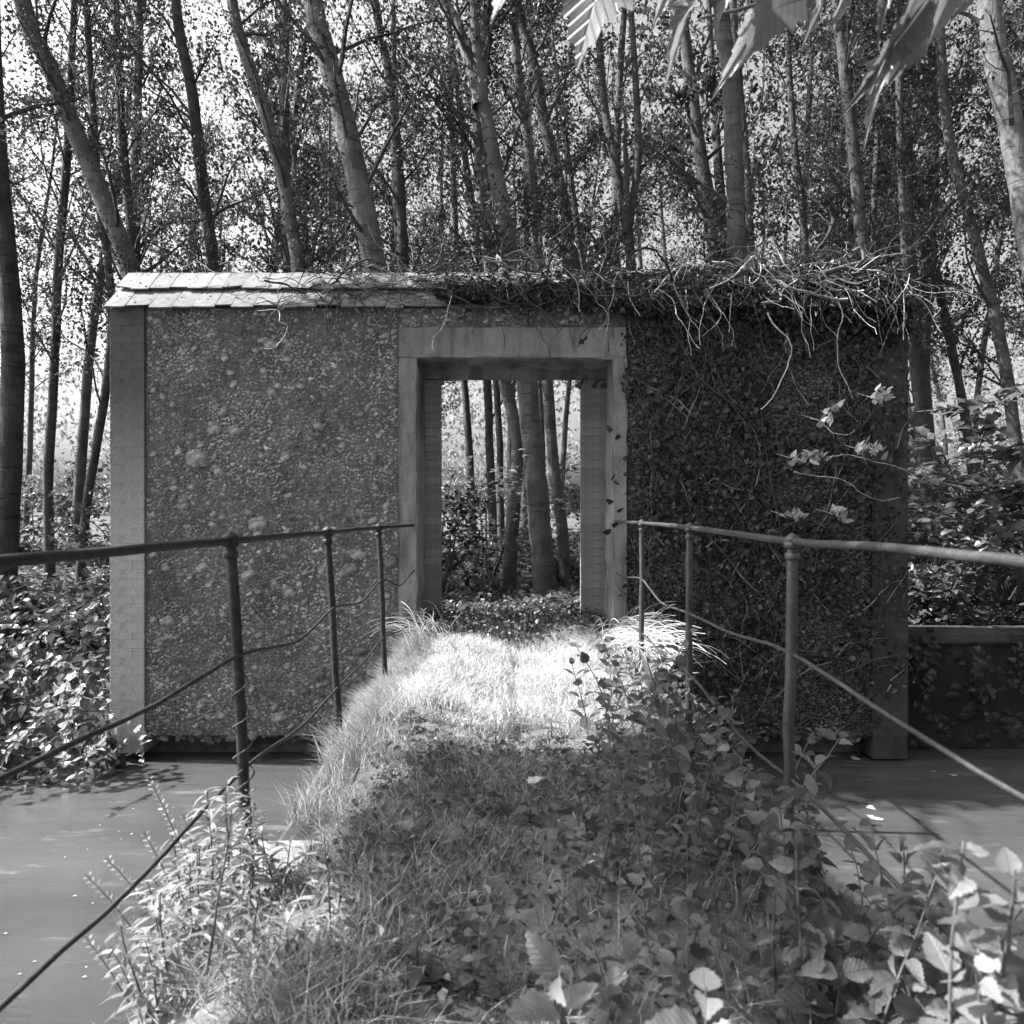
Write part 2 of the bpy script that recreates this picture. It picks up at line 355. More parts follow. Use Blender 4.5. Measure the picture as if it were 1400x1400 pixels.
# door surround: two jambs and a lintel of smooth render
def slab(name, x0, x1, y0, y1, z0, z1, mt, nsub=10, amp=.004, parent=wall):
    import bmesh
    bm = bmesh.new(); bmesh.ops.create_cube(bm, size=1)
    for v in bm.verts: v.co = ((x0 + x1) / 2 + v.co.x * (x1 - x0), (y0 + y1) / 2 + v.co.y * (y1 - y0) - WF, (z0 + z1) / 2 + v.co.z * (z1 - z0))
    L = (z1 - z0) > (x1 - x0)
    ed = [e for e in bm.edges if abs((e.verts[0].co - e.verts[1].co)[2 if L else 0]) > .05 and abs((e.verts[0].co - e.verts[1].co)[0 if L else 2]) < .01 and abs((e.verts[0].co - e.verts[1].co)[1]) < .01]
    bmesh.ops.subdivide_edges(bm, edges=ed, cuts=nsub, use_grid_fill=True)
    bmesh.ops.bevel(bm, geom=[e for e in bm.edges if e.calc_face_angle(0) > 1], offset=.008, segments=2, affect='EDGES')
    for v in bm.verts: v.co += Vector(rng.normal(0, amp, 3) * np.array([1, .5, 1]))
    me = bpy.data.meshes.new(name); bm.to_mesh(me); bm.free()
    a = me.attributes.new('tone', 'FLOAT', 'POINT'); a.data.foreach_set('value', np.ones(len(me.vertices), np.float32))
    return link(name, me, mt, parent)
slab('jamb', DL - .152, DL, WF - .022, WF + .55, -.2, DT - .001, M['render_coat'], 22, .005)
slab('jamb', DR, DR + .116, WF - .022, WF + .55, -.2, DT - .001, M['render_coat'], 22, .005)
slab('lintel', DL - .154, DR + .118, WF - .024, WF + .55, DT, 2.637, M['render_coat'], 12, .0045)
slab('inner_lintel', DL - .1, DR + .1, WF + .552, WB - .005, NT, 2.62, M['render_coat'], 12, .0045)
slab('nib_core', DL - .145, NL - .004, WF + .552, WB - .006, -.2, NT - .002, M['jamb_brick'], 8, .001)
slab('nib_core', NR + .004, DR + .112, WF + .552, WB - .006, -.2, NT - .002, M['jamb_brick'], 8, .001)
def brick_mesh(w, d, h, t):
    V, F = cham_box(w, d, h, .003); return MB().add(rounded(V, .0006), F, t).mesh('brick')
def brick_column(x0, x1, y, z0, z1, depth, mt, course=.072, joint=.005, whole=False, tones=(.9, .97, 1.03, 1.1)):
    Wd = x1 - x0
    lib = {}
    def get(w):
        k = round(w, 3)
        if k not in lib: lib[k] = [brick_mesh(w, depth, course - joint, t) for t in tones]; [me.materials.append(mt) for me in lib[k]]
        return random.choice(lib[k])
    n = int((z1 - z0) / course); course_ = (z1 - z0) / n
    for j in range(n):
        cuts = [0, Wd] if whole else ([0, Wd * .66, Wd] if j % 2 else [0, Wd * .34, Wd])
        for a, bb in zip(cuts[:-1], cuts[1:]):
            o = link('brick', get(bb - a - (joint if not whole else 0)), None, wall)
            o.location = (x0 + (a + bb) / 2 + U(-.001, .001), y - WF + depth / 2 + U(-.0008, .0008), z0 + (j + .5) * course_ + U(-.001, .001))
brick_column(DL - .05, NL, WF + .548, -.18, NT - .004, .07, M['jamb_brick'], whole=True)
brick_column(NR, DR + .05, WF + .548, -.18, NT - .004, .07, M['jamb_brick'], whole=True)
# end piers
for x0, x1 in ((WL, WL + .288), (WR - .298, WR)):
    pm = M['pier_brick'] if x0 < 0 else M['dark_pier']
    MB().add(W(box_v(x0 + .008, x1 - .008, WF - .0185, WB - .01, -.95 if x0 > 0 else -.9, WT)), BOXF).build('pier_core', pm, wall)
    brick_column(x0, x1, WF - .02, WBOT, WT - .006, .1, pm, joint=.0016, tones=(.97, .99, 1.01, 1.03))
# flints, largest first
def stone_template(sub):
    import bmesh
    bm = bmesh.new(); bmesh.ops.create_icosphere(bm, subdivisions=sub, radius=1)
    V = np.array([v.co[:] for v in bm.verts]); F = np.array([[v.index for v in f.verts] for f in bm.faces]); bm.free()
    return V, F
ST = [stone_template(1), stone_template(2)]
ST_HALF = []
for V, F in ST:
    keep = V[:, 1] < .35; F2 = F[np.all(keep[F], axis=1)]; idx = np.unique(F2); mp_ = -np.ones(len(V), int); mp_[idx] = np.arange(len(idx)); ST_HALF.append((V[idx], mp_[F2]))
panels = [(WL + .29, DL - .155, WBOT, WT - .01), (DR + .12, WR - .30, WBOT, WT - .01), (DL - .155, DR + .12, 2.645, WT - .01)]
cell = .05; grid = {}
placed = []
def try_place(x, z, r):
    i, j = int(x // cell), int(z // cell); k = int(math.ceil((r + .09) / cell))
    for a in range(i - k, i + k + 1):
        for bb in range(j - k, j + k + 1):
            for (X, Z_, R) in grid.get((a, bb), ()):
                if (X - x) ** 2 + ((Z_ - z) * 1.15) ** 2 < ((R + r) * .84) ** 2: return False
    grid.setdefault((i, j), []).append((x, z, r)); placed.append((x, z, r)); return True
for (px, pz, r) in ((-2.62, 1.55, .085), (-2.12, 1.0, .075), (-2.55, 1.58, .01), (-2.58, .64, .05), (-1.35, .62, .07), (-2.75, -.28, .06), (-2.0, 2.1, .04), (-1.62, -.25, .08)): try_place(px, pz, r)
for r0, r1, tries in ((.042, .055, 60), (.024, .034, 420), (.016, .022, 5000), (.011, .016, 40000), (.007, .011, 60000)):
    for _ in range(tries):
        pn = panels[0] if U() < .5 else (panels[1] if U() < .86 else panels[2]); r = U(r0, r1)
        x, z = U(pn[0], pn[1]), U(pn[2], pn[3])
        if x - r * .9 < pn[0] or x + r * .9 > pn[1] or z + r > pn[3] + .02: continue
        if z - r < pn[2] - .03: continue
        if r < .024 and math.sin(7.1 * x + 2.2 * z) + math.sin(5.3 * z - 3.1 * x + 1) + math.sin(13 * x + 9 * z) > 1.6 and U() < .7: continue
        try_place(x, z, r)
placed.sort(key=lambda s: -s[2])
def stone(x, z, r, tmpl, rel=True):
    V, F = tmpl
    V = V * (1 + rng.normal(0, .15, (len(V), 1)))
    a = U(-.8, .8); ca, sa = math.cos(a), math.sin(a)
    q = V * np.array([r * U(1.0, 1.45), r * U(.2, .42), r * U(.7, .95)])
    q = np.stack([q[:, 0] * ca - q[:, 2] * sa, q[:, 1], q[:, 0] * sa + q[:, 2] * ca], -1)
    return q, F
def stone_tone():
    u = U()
    return U(.45, .8) if u < .35 else (U(.85, 1.3) if u < .94 else U(1.4, 1.9))
def side_tone(x): return 1.0 if x < 0 else (.8 if x < .9 else .45)   # stones get darker in steps towards the right
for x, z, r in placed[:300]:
    V, F = stone(x, z, r, ST_HALF[1]); o = MB().add(V, F, min(1.15, stone_tone()) * side_tone(x)).build('flint', M['flint'], wall, smooth=True); o.location = (x, -.002, z)
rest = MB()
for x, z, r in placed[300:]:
    V, F = stone(x, z, r, ST_HALF[0]); rest.add(V + np.array([x, -.001, z]), F, stone_tone() * side_tone(x))
# ragged stones at the foot of the wall
for _ in range(380):
    x = U(WL + .25, WR - .2)
    if DL - .1 < x < DR + .1: continue
    V, F = stone(0, 0, U(.02, .05), ST_HALF[0]); rest.add(V + np.array([x, U(-.0, .2), WBOT + U(-.05, .02)]), F, stone_tone() * .8)
rest.build('small_flints', M['flint'], wall, smooth=True, kind='stuff')
print('stones', len(placed))
# coping: stone tiles in two rows on each slope
RIDGE_Y, RIDGE_Z, EAVE_Y, EAVE_Z = 6.31, 3.15, 5.955, 2.80
cop = MB(); xa, xb = WL + .02, WR - .02
for s in (1, -1):
    pass
V = np.array([[x, y, z] for x in (xa, xb) for (y, z) in ((EAVE_Y + .06, WT), (RIDGE_Y, RIDGE_Z - .05), (2 * RIDGE_Y - EAVE_Y - .06, WT))])
MB().add(W(V), [[0, 2, 1], [3, 4, 5]]).add(W(V), [[0, 1, 4, 3], [1, 2, 5, 4], [2, 0, 3, 5]]).build('coping_core', M['mortar'], wall)
slope = np.array([0, RIDGE_Y - EAVE_Y, RIDGE_Z - EAVE_Z]); Ls = np.linalg.norm(slope); slope /= Ls; nrm = np.array([0, -slope[2], slope[1]])
def tile_row(s0, s1, lift, side, skip=0.0, wmin=.13, wmax=.2):
    x = WL - .01
    while x < WR:
        w = U(wmin, wmax); x2 = min(x + w, WR + .01)
        if x2 - x < .05: break
        if U() > skip:
            th = .013; g = .0015; e0 = s0 - (U(0, .012) if U() < .8 else U(-.03, .03)); l = lift + U(0, .004); tilt = U(-.006, .006); tw = U(-.002, .002)
            P = []
            for (sx, xx) in ((0, x + g), (1, x2 - g)):
                for ss in (e0, s1):
                    for h in (0, th): P.append([xx + (tilt if ss == s1 else 0), ss, l + h + (tw if sx else 0) + (.006 if ss == e0 else 0)])
            P = np.array(P); ctr = (x + x2) / 2
            if U() < .18: P[[0, 1] if U() < .5 else [4, 5], 1] += U(.015, .05)   # broken corner
            y = EAVE_Y + P[:, 1] * slope[1] + P[:, 2] * nrm[1]; z = EAVE_Z + P[:, 1] * slope[2] + P[:, 2] * nrm[2]
            if side < 0: y = 2 * RIDGE_Y - y
            Vt = np.stack([P[:, 0] - ctr, y - RIDGE_Y, z - RIDGE_Z], -1); Vt = rounded(Vt, .001)
            # jagged lower edge: extra verts cut
            F = [[0, 2, 6, 4], [1, 5, 7, 3], [0, 4, 5, 1], [2, 3, 7, 6], [0, 1, 3, 2], [4, 6, 7, 5]]
            o = MB().add(Vt, F, U(.8, 1.2)).build('roof_tile', M['tile'], wall); o.location = (ctr, RIDGE_Y - WF, RIDGE_Z)
        x = x2
tile_row(-.03, .3, .0, 1); tile_row(.235, Ls + .01, .028, 1, .0); tile_row(-.03, .3, .0, -1); tile_row(.235, Ls + .01, .028, -1)
MB().add(*((lambda V, F: (W(V), F))(*tube([[WL + .02, RIDGE_Y, RIDGE_Z + .0], [0, RIDGE_Y, RIDGE_Z + .005], [WR - .02, RIDGE_Y, RIDGE_Z]], .022, 6)))).build('ridge_mortar', M['tile'], wall)

# lower retaining wall right of the big wall
low = thing('retaining_wall', 'low dark river wall running right from the big flint wall', 'wall', (3.3, 6.3, 0))
x = 0.0
for k in range(9):
    L_ = U(.8, 1.1); V, F = cham_box(L_ - .008, .42, .1, .012); o = MB().add(rounded(V, .004), F, U(.8, 1.2)).build('coping_stone', M['dark_pier'], low); o.location = (x + L_ / 2, .17, .0); x += L_
MB().add(box_v(0.003, x, 0, .4, -1.4, -.052), BOXF).build('wall_face', M['dark_masonry'], low)
sl = MB()
for _ in range(500):
    V, F = stone(0, 0, U(.03, .07), ST_HALF[0]); sl.add(V + np.array([U(.05, x - .1), 0, U(-1.0, -.1)]), F, stone_tone() * .1)
sl.build('rubble_stones', M['flint'], low, smooth=True, kind='stuff')

# ------------------------------------------------------------------ railings
def railing(side, posts, rail_pts, mid_pts, low_pts, label, y_end):
    im = M['shaded_iron'] if side < 0 else M['iron']
    r = thing('railing', label, 'railing', (side * .86, 0, 0))
    off = np.array([side * .86, 0, 0])
    for (xt, d, zt, xb, zb) in posts:
        tp = np.array([xt, d, zt - .004]); bt = np.array([xb, d - .0, zb]); n = 9
        P = np.array([bt + (tp - bt) * t for t in np.linspace(0, 1, n)]) ; P[1:-1] += rng.normal(0, .0015, (n - 2, 3))
        R = np.full(n, .0168); R[-1] = .0155
        V, F = tube(P, R, 12); mb = MB().add(V - off, F)
        for c_, rr in ((zt - .045, .023), (zt - .01, .026), (zt + .004, .024)):
            pr = np.array([[xt, d, c_ - .012], [xt, d, c_ - .008], [xt, d, c_ + .008], [xt, d, c_ + .012]]); V, F = tube(pr, [.8 * rr, rr, rr, .75 * rr], 12); mb.add(V - off, F)
        cp = np.array([[xt, d, zt + .012], [xt, d, zt + .020], [xt, d, zt + .027]]); V, F = tube(cp, [.02, .013, .001], 12); mb.add(V - off, F)
        mb.build('post', im, r, smooth=True)
    for pts, rad, nm in ((rail_pts, .0118, 'handrail'), (mid_pts, .006, 'middle_rod'), (low_pts, .006, 'lower_rod')):
        P = smooth_path(pts, 60); P += rng.normal(0, .0008, P.shape); V, F = tube(P - off, rad, 10)
        MB().add(V, F).build(nm, im, r, smooth=True)
    return r
def pp(px, py, side):      # pixel on the plane of a railing
    d = .86 * FPX / abs(px - 700); return at(px, py, d)
lp = [(-.86, 2.2, 1.015, -.80, -.03), (-.86, 3.36, 1.008, -.80, -.03), (-.86, 4.65, 1.0, -.817, 0.0), (-.87, 1.0, 1.02, -.83, -.03)]
railing(-1, lp,
        [[-.90, -.6, 1.02], [-.87, 1.0, 1.016], [-.86, 2.2, 1.012], [-.86, 3.36, 1.006], [-.86, 4.65, 1.0], [-.82, 6.03, .99]],
        [[-.9, -.6, .64], [-.87, 1.21, .645], [-.85, 1.7, .64], [-.825, 2.2, .665], [-.83, 2.8, .60], [-.825, 3.36, .655], [-.84, 4.0, .60], [-.835, 4.65, .66], [-.83, 5.3, .56], [-.83, 5.8, .585], [-.81, 6.0, .62]],
        [[-.9, -.6, .27], [-.87, 1.21, .258], [-.86, 1.6, .25], [-.815, 2.2, .318], [-.82, 2.8, .265], [-.81, 3.36, .285], [-.83, 4.0, .26], [-.825, 4.65, .29], [-.82, 5.4, .22], [-.815, 6.0, .21]],
        'thin iron railing with three posts along the left side of the bridge', 6)
rp = [(.856, 2.2, 1.010, .84, -.1), (.856, 3.47, 1.025, .85, -.05), (.856, 4.75, 1.027, .853, 0.0), (.86, .9, 1.01, .86, -.05)]
railing(1, rp,
        [[.87, -.6, 1.0], [.86, .9, 1.012], [.86, 1.6, 1.018], [.856, 2.2, 1.010], [.856, 3.47, 1.025], [.856, 4.75, 1.027], [.86, 6.03, 1.02]],
        [[.87, -.6, .62], [.86, 1.21, .62], [.856, 2.2, .665], [.85, 2.8, .63], [.848, 3.47, .615], [.85, 4.1, .585], [.856, 4.75, .655], [.85, 5.3, .62], [.87, 6.0, .59]],
        [[.87, -.6, .25], [.86, 1.355, .27], [.856, 1.53, .27], [.85, 2.09, .29], [.845, 2.6, .27], [.845, 3.47, .33], [.85, 4.1, .30], [.856, 4.75, .30], [.86, 6.0, .22]],
        'rusted iron railing with three posts along the right side of the bridge', 6)
# stem twining round the near left post
t = np.linspace(0, 1, 90); hz = .0 + t * .62
tw = np.stack([-.80 - .06 * hz / 1.04 + .026 * np.cos(t * 40 + .4 * np.sin(9 * t)), 2.2 + .026 * np.sin(t * 40), hz], -1)
tag(MB().add(*tube(tw, .0028, 5)).build('climbing_stem', M['stem'], smooth=True), 'thin dark climbing stem twisted round the nearest left railing post', 'vine')

# ------------------------------------------------------------------ trees
def trunk_mesh(pts, radii, name='trunk', n=22, k=10):
    P = smooth_path(pts, 200); L = np.concatenate([[0], np.cumsum(np.linalg.norm(np.diff(P, axis=0), axis=1))]); u = np.linspace(0, L[-1], n)
    P = np.stack([np.interp(u, L, P[:, i]) for i in range(3)], -1); R = np.interp(np.linspace(0, 1, n), np.linspace(0, 1, len(radii)), radii)
    R = R * (1 + rng.normal(0, .03, n)); P[1:-1, :2] += rng.normal(0, .005, (n - 2, 2))
    return P, R
def crown_on(P, R, h0, h1, nlimb, llen, leaf, nleaf, thin, leafs, up=.9, ratio=.3, subn=4):
    """limbs, twigs and leaves round a trunk path"""
    z = P[:, 2]
    for _ in range(nlimb):
        h = U(h0, h1); i = np.searchsorted(z, h); i = min(max(i, 1), len(P) - 1)
        f = (h - z[i - 1]) / max(1e-6, z[i] - z[i - 1]); p = P[i - 1] * (1 - f) + P[i] * f; rr = R[i]
        az = U(0, 2 * math.pi); L_ = llen * U(.5, 1.2)
        q = wander(p, [math.cos(az), math.sin(az), U(.7, 2.2) * up], L_, 6, .12, .03)
        thin.add(*tube(q, np.linspace(min(rr * ratio, .035), .007, len(q)), 4))
        leafpos = [q[3:]]
        for _s in range(subn):
            j = random.randint(1, 5); a2 = az + U(-1.2, 1.2)
            s = wander(q[j], [math.cos(a2), math.sin(a2), U(-.1, .9)], L_ * U(.25, .6), 4, .2)
            thin.add(*tube(s, np.linspace(.008, .003, len(s)), 3)); leafpos.append(s[1:])
        LP = np.concatenate(leafpos); n = nleaf // nlimb
        idx = rng.integers(0, len(LP), n); pos = LP[idx] + rng.normal(0, .11, (n, 3)) * L_ / 2.0
        leafs.append((pos, leaf * U(.7, 1.25, n)))
def leaves_mb(leafs, tilt=.9, tmpl=LEAF2, t0=.65, t1=1.35):
    mb = MB()
    pos = np.concatenate([a for a, _ in leafs]); sc = np.concatenate([b_ for _, b_ in leafs]); n = len(pos)
    scatter(mb, tmpl, pos, frames(n, tilt), sc, U(t0, t1, n)); return mb
def tree(label, px_pts, d, wpx, height=14, fork=None, nlimb=26, nleaf=4200, llen=2.0, leaf=.065, h0=2.8, cat='tree', name='tree', lean_y=.0, low=None, tonev=1.0):
    """px_pts from the ground up; the trunk continues to its height beyond the last point"""
    pts = [at(px, py, d + lean_y * k) for k, (px, py) in enumerate(px_pts)]
    gz = float(ground_z(pts[0][0], pts[0][1])) - .1
    if pts[0][2] > gz + .2:
        dirn = (pts[1] - pts[0]) / max(.1, (pts[1][2] - pts[0][2])); base = pts[0] + dirn * .6 * (gz - pts[0][2]); base[2] = gz; pts = [base] + pts
    else: pts[0][2] = gz
    dirn = (pts[-1] - pts[-2]) / (pts[-1][2] - pts[-2][2]); top = pts[-1] + dirn * .5 * max(1.5, height - pts[-1][2]) ; top[2] = max(height, pts[-1][2] + 1.5); pts.append(top)
    r0 = wpx / 2 * 1.0 * d / FPX
    P, R = trunk_mesh(pts, [r0 * 1.12, r0 * 1.0, r0 * .92, r0 * .8, r0 * .55, .02], n=34)
    R[0] *= 1.25
    base = P[0].copy(); root = thing(name, label, cat, base)
    MB().add(*tube(P - base, R, 12), tone=tonev).build('trunk', M['bark'], root, smooth=True)
    thin = MB(); leafs = []
    crown_on(P - base, R, h0, min(height - 1, P[-1][2] - base[2] - .5), nlimb, llen, leaf, nleaf, thin, leafs)
    for fk in (fork or []):
        fp = [at(px, py, d + .15 * k) for k, (px, py) in enumerate(fk[0])]; fp[0] = fp[0] - np.array([0, 0, .35]); q = smooth_path(fp, 14)
        ext = q[-1] + (q[-1] - q[-3]) / np.linalg.norm(q[-1] - q[-3]) * 3; q = np.vstack([q, ext]); rf = fk[1] / 2 * d / FPX
        Rr = np.linspace(rf * 1.05, rf * .7, len(q))
        MB().add(*tube(q - base, Rr, 10), tone=tonev).build('limb', M['bark'], root, smooth=True)
        crown_on(q - base, Rr, (q - base)[3][2], (q - base)[-1][2], 7, llen * .8, leaf, nleaf // 4, thin, leafs)
    thin.build('twigs', M['bark'], root, kind='stuff'); leaves_mb(leafs).build('leaves', M['tree_leaf'], root, kind='stuff')
    return root
# traced trees (pixels of the photograph, distance in metres, trunk width in pixels)
tree('broad trunk rising behind the left end of the coping, leaning far left', [(195, 520), (180, 380), (140, 270), (95, 160), (60, 70), (30, 0)], 10.5, 27, tonev=1.7)
tree('slim dark straight trunk just right of the leaning trunk at the wall left end', [(190, 500), (185, 370), (168, 200), (163, 100), (158, 0)], 13, 14)
tree('mid grey trunk with pale blotches above the second coping tile group from left', [(300, 520), (293, 370), (280, 280), (263, 130), (240, 0)], 12, 19)
tree('curved trunk with pale upper bark between the blotched trunk and the biggest trunk', [(415, 500), (408, 370), (392, 270), (370, 180), (345, 100), (318, 0)], 11, 20, tonev=1.7)
tree('biggest pale trunk above the wall, left of the doorway', [(530, 520), (513, 370), (490, 250), (462, 130), (440, 50), (428, 0)], 9.3, 33, nlimb=20, tonev=1.8)
tree('upright dark trunk directly right of the biggest pale trunk', [(556, 500), (552, 370), (545, 230), (535, 120), (513, 0)], 12.5, 16)
tree('thick furrowed trunk seen in the middle of the doorway and forked above the wall', [(748, 815), (738, 720), (728, 614), (719, 514), (697, 350), (668, 180), (655, 95)], 9.4, 29, fork=[([(655, 100), (628, 40), (608, 0), (590, -60)], 15), ([(655, 110), (660, 60), (668, 10), (672, -60)], 20)], height=8.6, nlimb=14, tonev=1.6)  # doorway trunks from here: higher bark tone stands in for blocked sunlight
tree('slimmer trunk close right of the furrowed trunk in the doorway', [(776, 795), (768, 720), (755, 614), (748, 514), (735, 350), (722, 200), (705, 60)], 10.2, 15, tonev=1.5)
tree('pale trunk with kink left of the furrowed trunk in the doorway', [(694, 803), (700, 720), (708, 620), (700, 560), (689, 514), (670, 350), (655, 200)], 9.9, 17, tonev=1.7)
tree('thin grey doorway trunk between the kinked trunk and the leftmost one', [(688, 770), (685, 700), (683, 600), (678, 514), (668, 300)], 12, 9)
tree('leftmost thin trunk seen through the doorway', [(648, 760), (645, 700), (641, 600), (634, 514), (622, 300)], 14, 10)
tree('thin trunk above the wall left of the forked one', [(665, 500), (655, 350), (638, 230), (625, 110), (610, 0)], 14, 11)
tree('grey curved trunk right of the forked tree above the doorway', [(800, 500), (783, 350), (765, 250), (745, 170), (722, 50), (705, 0)], 11.5, 18)
tree('trunk forked low just above the coping right of the doorway', [(868, 480), (862, 350), (858, 285)], 11.5, 20, fork=[([(858, 290), (840, 220), (826, 140), (815, 0)], 13), ([(858, 290), (872, 220), (870, 130), (862, 0)], 11)], height=5.8, nlimb=6, nleaf=600)
tree('straight stout trunk above the tangled vines, notched near its top', [(1012, 500), (1008, 350), (1004, 220), (998, 100), (985, 0)], 9.8, 27, tonev=1.2, nlimb=20)
tree('dark thin trunk touching the right side of the stout straight trunk', [(1032, 500), (1026, 350), (1018, 200), (1005, 60)], 11, 14)
tree('thin trunk between the stout straight trunk and the pair at the right end', [(1108, 480), (1100, 320), (1086, 190), (1074, 0)], 13, 11)
tree('mid trunk above the right end of the coping', [(1190, 480), (1180, 350), (1166, 200), (1152, 70), (1144, 0)], 10.8, 18)
tree('slim dark sapling trunk right beside the trunk over the coping right end', [(1192, 480), (1194, 330), (1200, 180), (1204, 60)], 12, 9)
tree('thick pale trunk at the right edge of the picture leaning left', [(1452, 640), (1425, 420), (1398, 260), (1370, 110), (1352, 0)], 8.8, 34, tonev=1.8, nlimb=16, nleaf=1600)
tree('dark thick trunk at the left edge standing in the ivy', [(8, 800), (12, 700), (14, 600), (18, 470), (4, 300), (-10, 100)], 8.8, 27, nlimb=14, tonev=.8)
tree('thin dark trunk left of the wall, second from the left edge', [(68, 770), (66, 650), (74, 500), (80, 350), (95, 150)], 12, 12)
tree('bent thin trunk just left of the wall edge', [(112, 770), (120, 680), (146, 520), (152, 400), (130, 200)], 11.5, 11)
tree('upright slim trunk hugging the right end of the wall', [(1265, 720), (1258, 600), (1250, 500), (1238, 350), (1230, 150)], 11, 11)
tree('second slim trunk right of the wall end with a dark knot', [(1280, 720), (1270, 600), (1258, 480), (1246, 300)], 12, 9)
tree('thin leaning trunk behind the big-leaved bush at the right', [(1335, 700), (1318, 560), (1285, 400), (1255, 250), (1220, 100)], 12, 12)
tree('leaning thin trunk above the big-leaved bush near the right edge', [(1395, 640), (1370, 480), (1340, 350), (1300, 200), (1285, 50)], 10.5, 15)

# background trees: five kinds copied
GRP = 'thin grey trees of the wood behind the wall'
protos = []
for k in range(6):
    H = U(14, 19); lx = U(-2.2, 1.2); pts = [[0, 0, -.1], [lx * .15, 0, H * .25], [lx * .45, U(-.3, .3), H * .5], [lx * .8, 0, H * .8], [lx, 0, H]]
    r0 = U(.09, .15); P, R = trunk_mesh(pts, [r0 * 1.2, r0, r0 * .8, r0 * .5, .02], n=18)
    root = thing('tree', 'thin grey trunk among the many of the wood behind the wall', 'tree', (0, 0, 0), 0, GRP)
    MB().add(*tube(P, R, 8), tone=U(.7, 1.3)).build('trunk', M['bark'], root, smooth=True)
    thin = MB(); leafs = []
    crown_on(P, R, 5.0, H - .5, 38, 2.0, .11, 4400, thin, leafs)
    thin.build('twigs', M['bark'], root, kind='stuff'); leaves_mb(leafs).build('leaves', M['tree_leaf'], root, kind='stuff'); protos.append(root)
spots = []; tries = 0
while len(spots) < 50 and tries < 6000:
    tries += 1
    y = 14 + 20 * U() ** 1.1; x = U(-.80, .80) * y
    if abs(x / y - .02) < .11 and y < 30 and U() < .85: continue
    if abs(x / y + .64) < .08 and U() < .6: continue
    if any((x - a) ** 2 + (y - b_) ** 2 < (1.5 + .02 * y) ** 2 for a, b_ in spots): continue
    spots.append((x, y))
for k, (x, y) in enumerate(spots):
    pr = protos[k % 6]; loc = (x, y, float(ground_z(x, y)))
    if k < 6: pr.location = loc; pr.rotation_euler = (0, 0, U(-.7, .7))
    else: dup(pr, loc, U(-.8, .8) + (math.pi if U() < .3 else 0), scale=U(.85, 1.2))
for x, y in ((-11, 9.8), (-13.5, 11), (-14.6, 8.6), (-16, 10), (-18, 14), (10.5, 8.5)): dup(protos[int(-x) % 6], (x, y, float(ground_z(x, y))), U(-.8, .8))  # trees out of view, mostly added to shade the left bank
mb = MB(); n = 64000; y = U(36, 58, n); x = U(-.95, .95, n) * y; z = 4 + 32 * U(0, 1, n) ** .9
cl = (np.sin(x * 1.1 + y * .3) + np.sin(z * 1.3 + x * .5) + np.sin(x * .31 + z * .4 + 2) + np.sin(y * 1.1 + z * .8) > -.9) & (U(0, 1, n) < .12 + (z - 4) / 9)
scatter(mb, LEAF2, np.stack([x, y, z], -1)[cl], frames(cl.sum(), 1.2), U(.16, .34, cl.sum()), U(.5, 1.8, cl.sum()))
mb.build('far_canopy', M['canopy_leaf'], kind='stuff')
# distant wood as one mass
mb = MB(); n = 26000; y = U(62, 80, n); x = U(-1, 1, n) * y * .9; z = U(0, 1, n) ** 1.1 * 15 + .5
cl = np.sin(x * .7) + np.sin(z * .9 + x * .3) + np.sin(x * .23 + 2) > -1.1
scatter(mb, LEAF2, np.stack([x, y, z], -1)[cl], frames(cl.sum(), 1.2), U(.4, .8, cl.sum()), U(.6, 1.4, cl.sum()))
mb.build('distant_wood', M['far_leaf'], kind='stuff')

# ------------------------------------------------------------------ shrubs and undergrowth
def shrub(label, loc, h, r, nstem, nleaf, leaf, mt='shrub_leaf', tmpl=LEAF4, tilt=.5, name='shrub', droop=0):
    root = thing(name, label, 'shrub', loc); st = MB(); lf = []
    for _ in range(nstem):
        az = U(0, 2 * math.pi); q = wander([U(-.1, .1) * r, U(-.1, .1) * r, -.05], [math.cos(az) * r / h, math.sin(az) * r / h, 1.2], h * U(.7, 1.15), 8, .1, -.05)
        st.add(*tube(q, np.linspace(.018, .004, len(q)), 5))
        P = [q[2:]]
        for _s in range(6):
            j = random.randint(2, 7); a2 = az + U(-1.8, 1.8); s = wander(q[j], [math.cos(a2), math.sin(a2), U(-.1, .7)], h * U(.2, .45), 5, .12, -.06 - droop)
            st.add(*tube(s, np.linspace(.007, .002, len(s)), 4)); P.append(s[1:]); P.append(s[2:])
        P = np.concatenate(P); k = nleaf // nstem; lf.append((P[rng.integers(0, len(P), k)] + rng.normal(0, .05, (k, 3)), leaf * U(.6, 1.2, k)))
    st.build('stems', M['stem'], root, kind='stuff'); leaves_mb(lf, tilt, tmpl).build('leaves', M[mt], root, kind='stuff'); return root
def G(x, y): return (x, y, float(ground_z(x, y)))
shrub('large bush with drooping leaflets right of the wall, above the low river wall', G(5.6, 8.0), 2.7, 1.5, 12, 3800, .15, tmpl=LEAF4, tilt=.4, droop=.03)
shrub('rounded bush at the foot of the large drooping bush by the right edge', G(4.3, 7.5), 1.0, .9, 9, 1500, .1)
shrub('dark leafy bush behind the low river wall at the right edge', G(5.9, 7.3), 1.1, .8, 9, 1500, .1, 'ivy_leaf')
shrub('low bush close behind the right end of the flint wall', G(3.75, 8.6), 1.3, .7, 8, 1300, .09)
shrub('dark bush just inside the doorway, against its left side', G(-.95, 9.2), 1.75, .55, 9, 1300, .09, 'ivy_leaf')
shrub('airy pale sapling behind the dark bush in the doorway', G(-.35, 10.3), 2.3, .9, 6, 800, .10, 'herb_leaf', tilt=.25)
shrub('bush left of the wall under the bent thin trunk', G(-5.6, 10.5), 1.6, 1.1, 9, 1600, .1)
shrub('small bush in the doorway at the foot of the slimmer right trunk', G(.75, 10.6), .9, .6, 7, 800, .08)
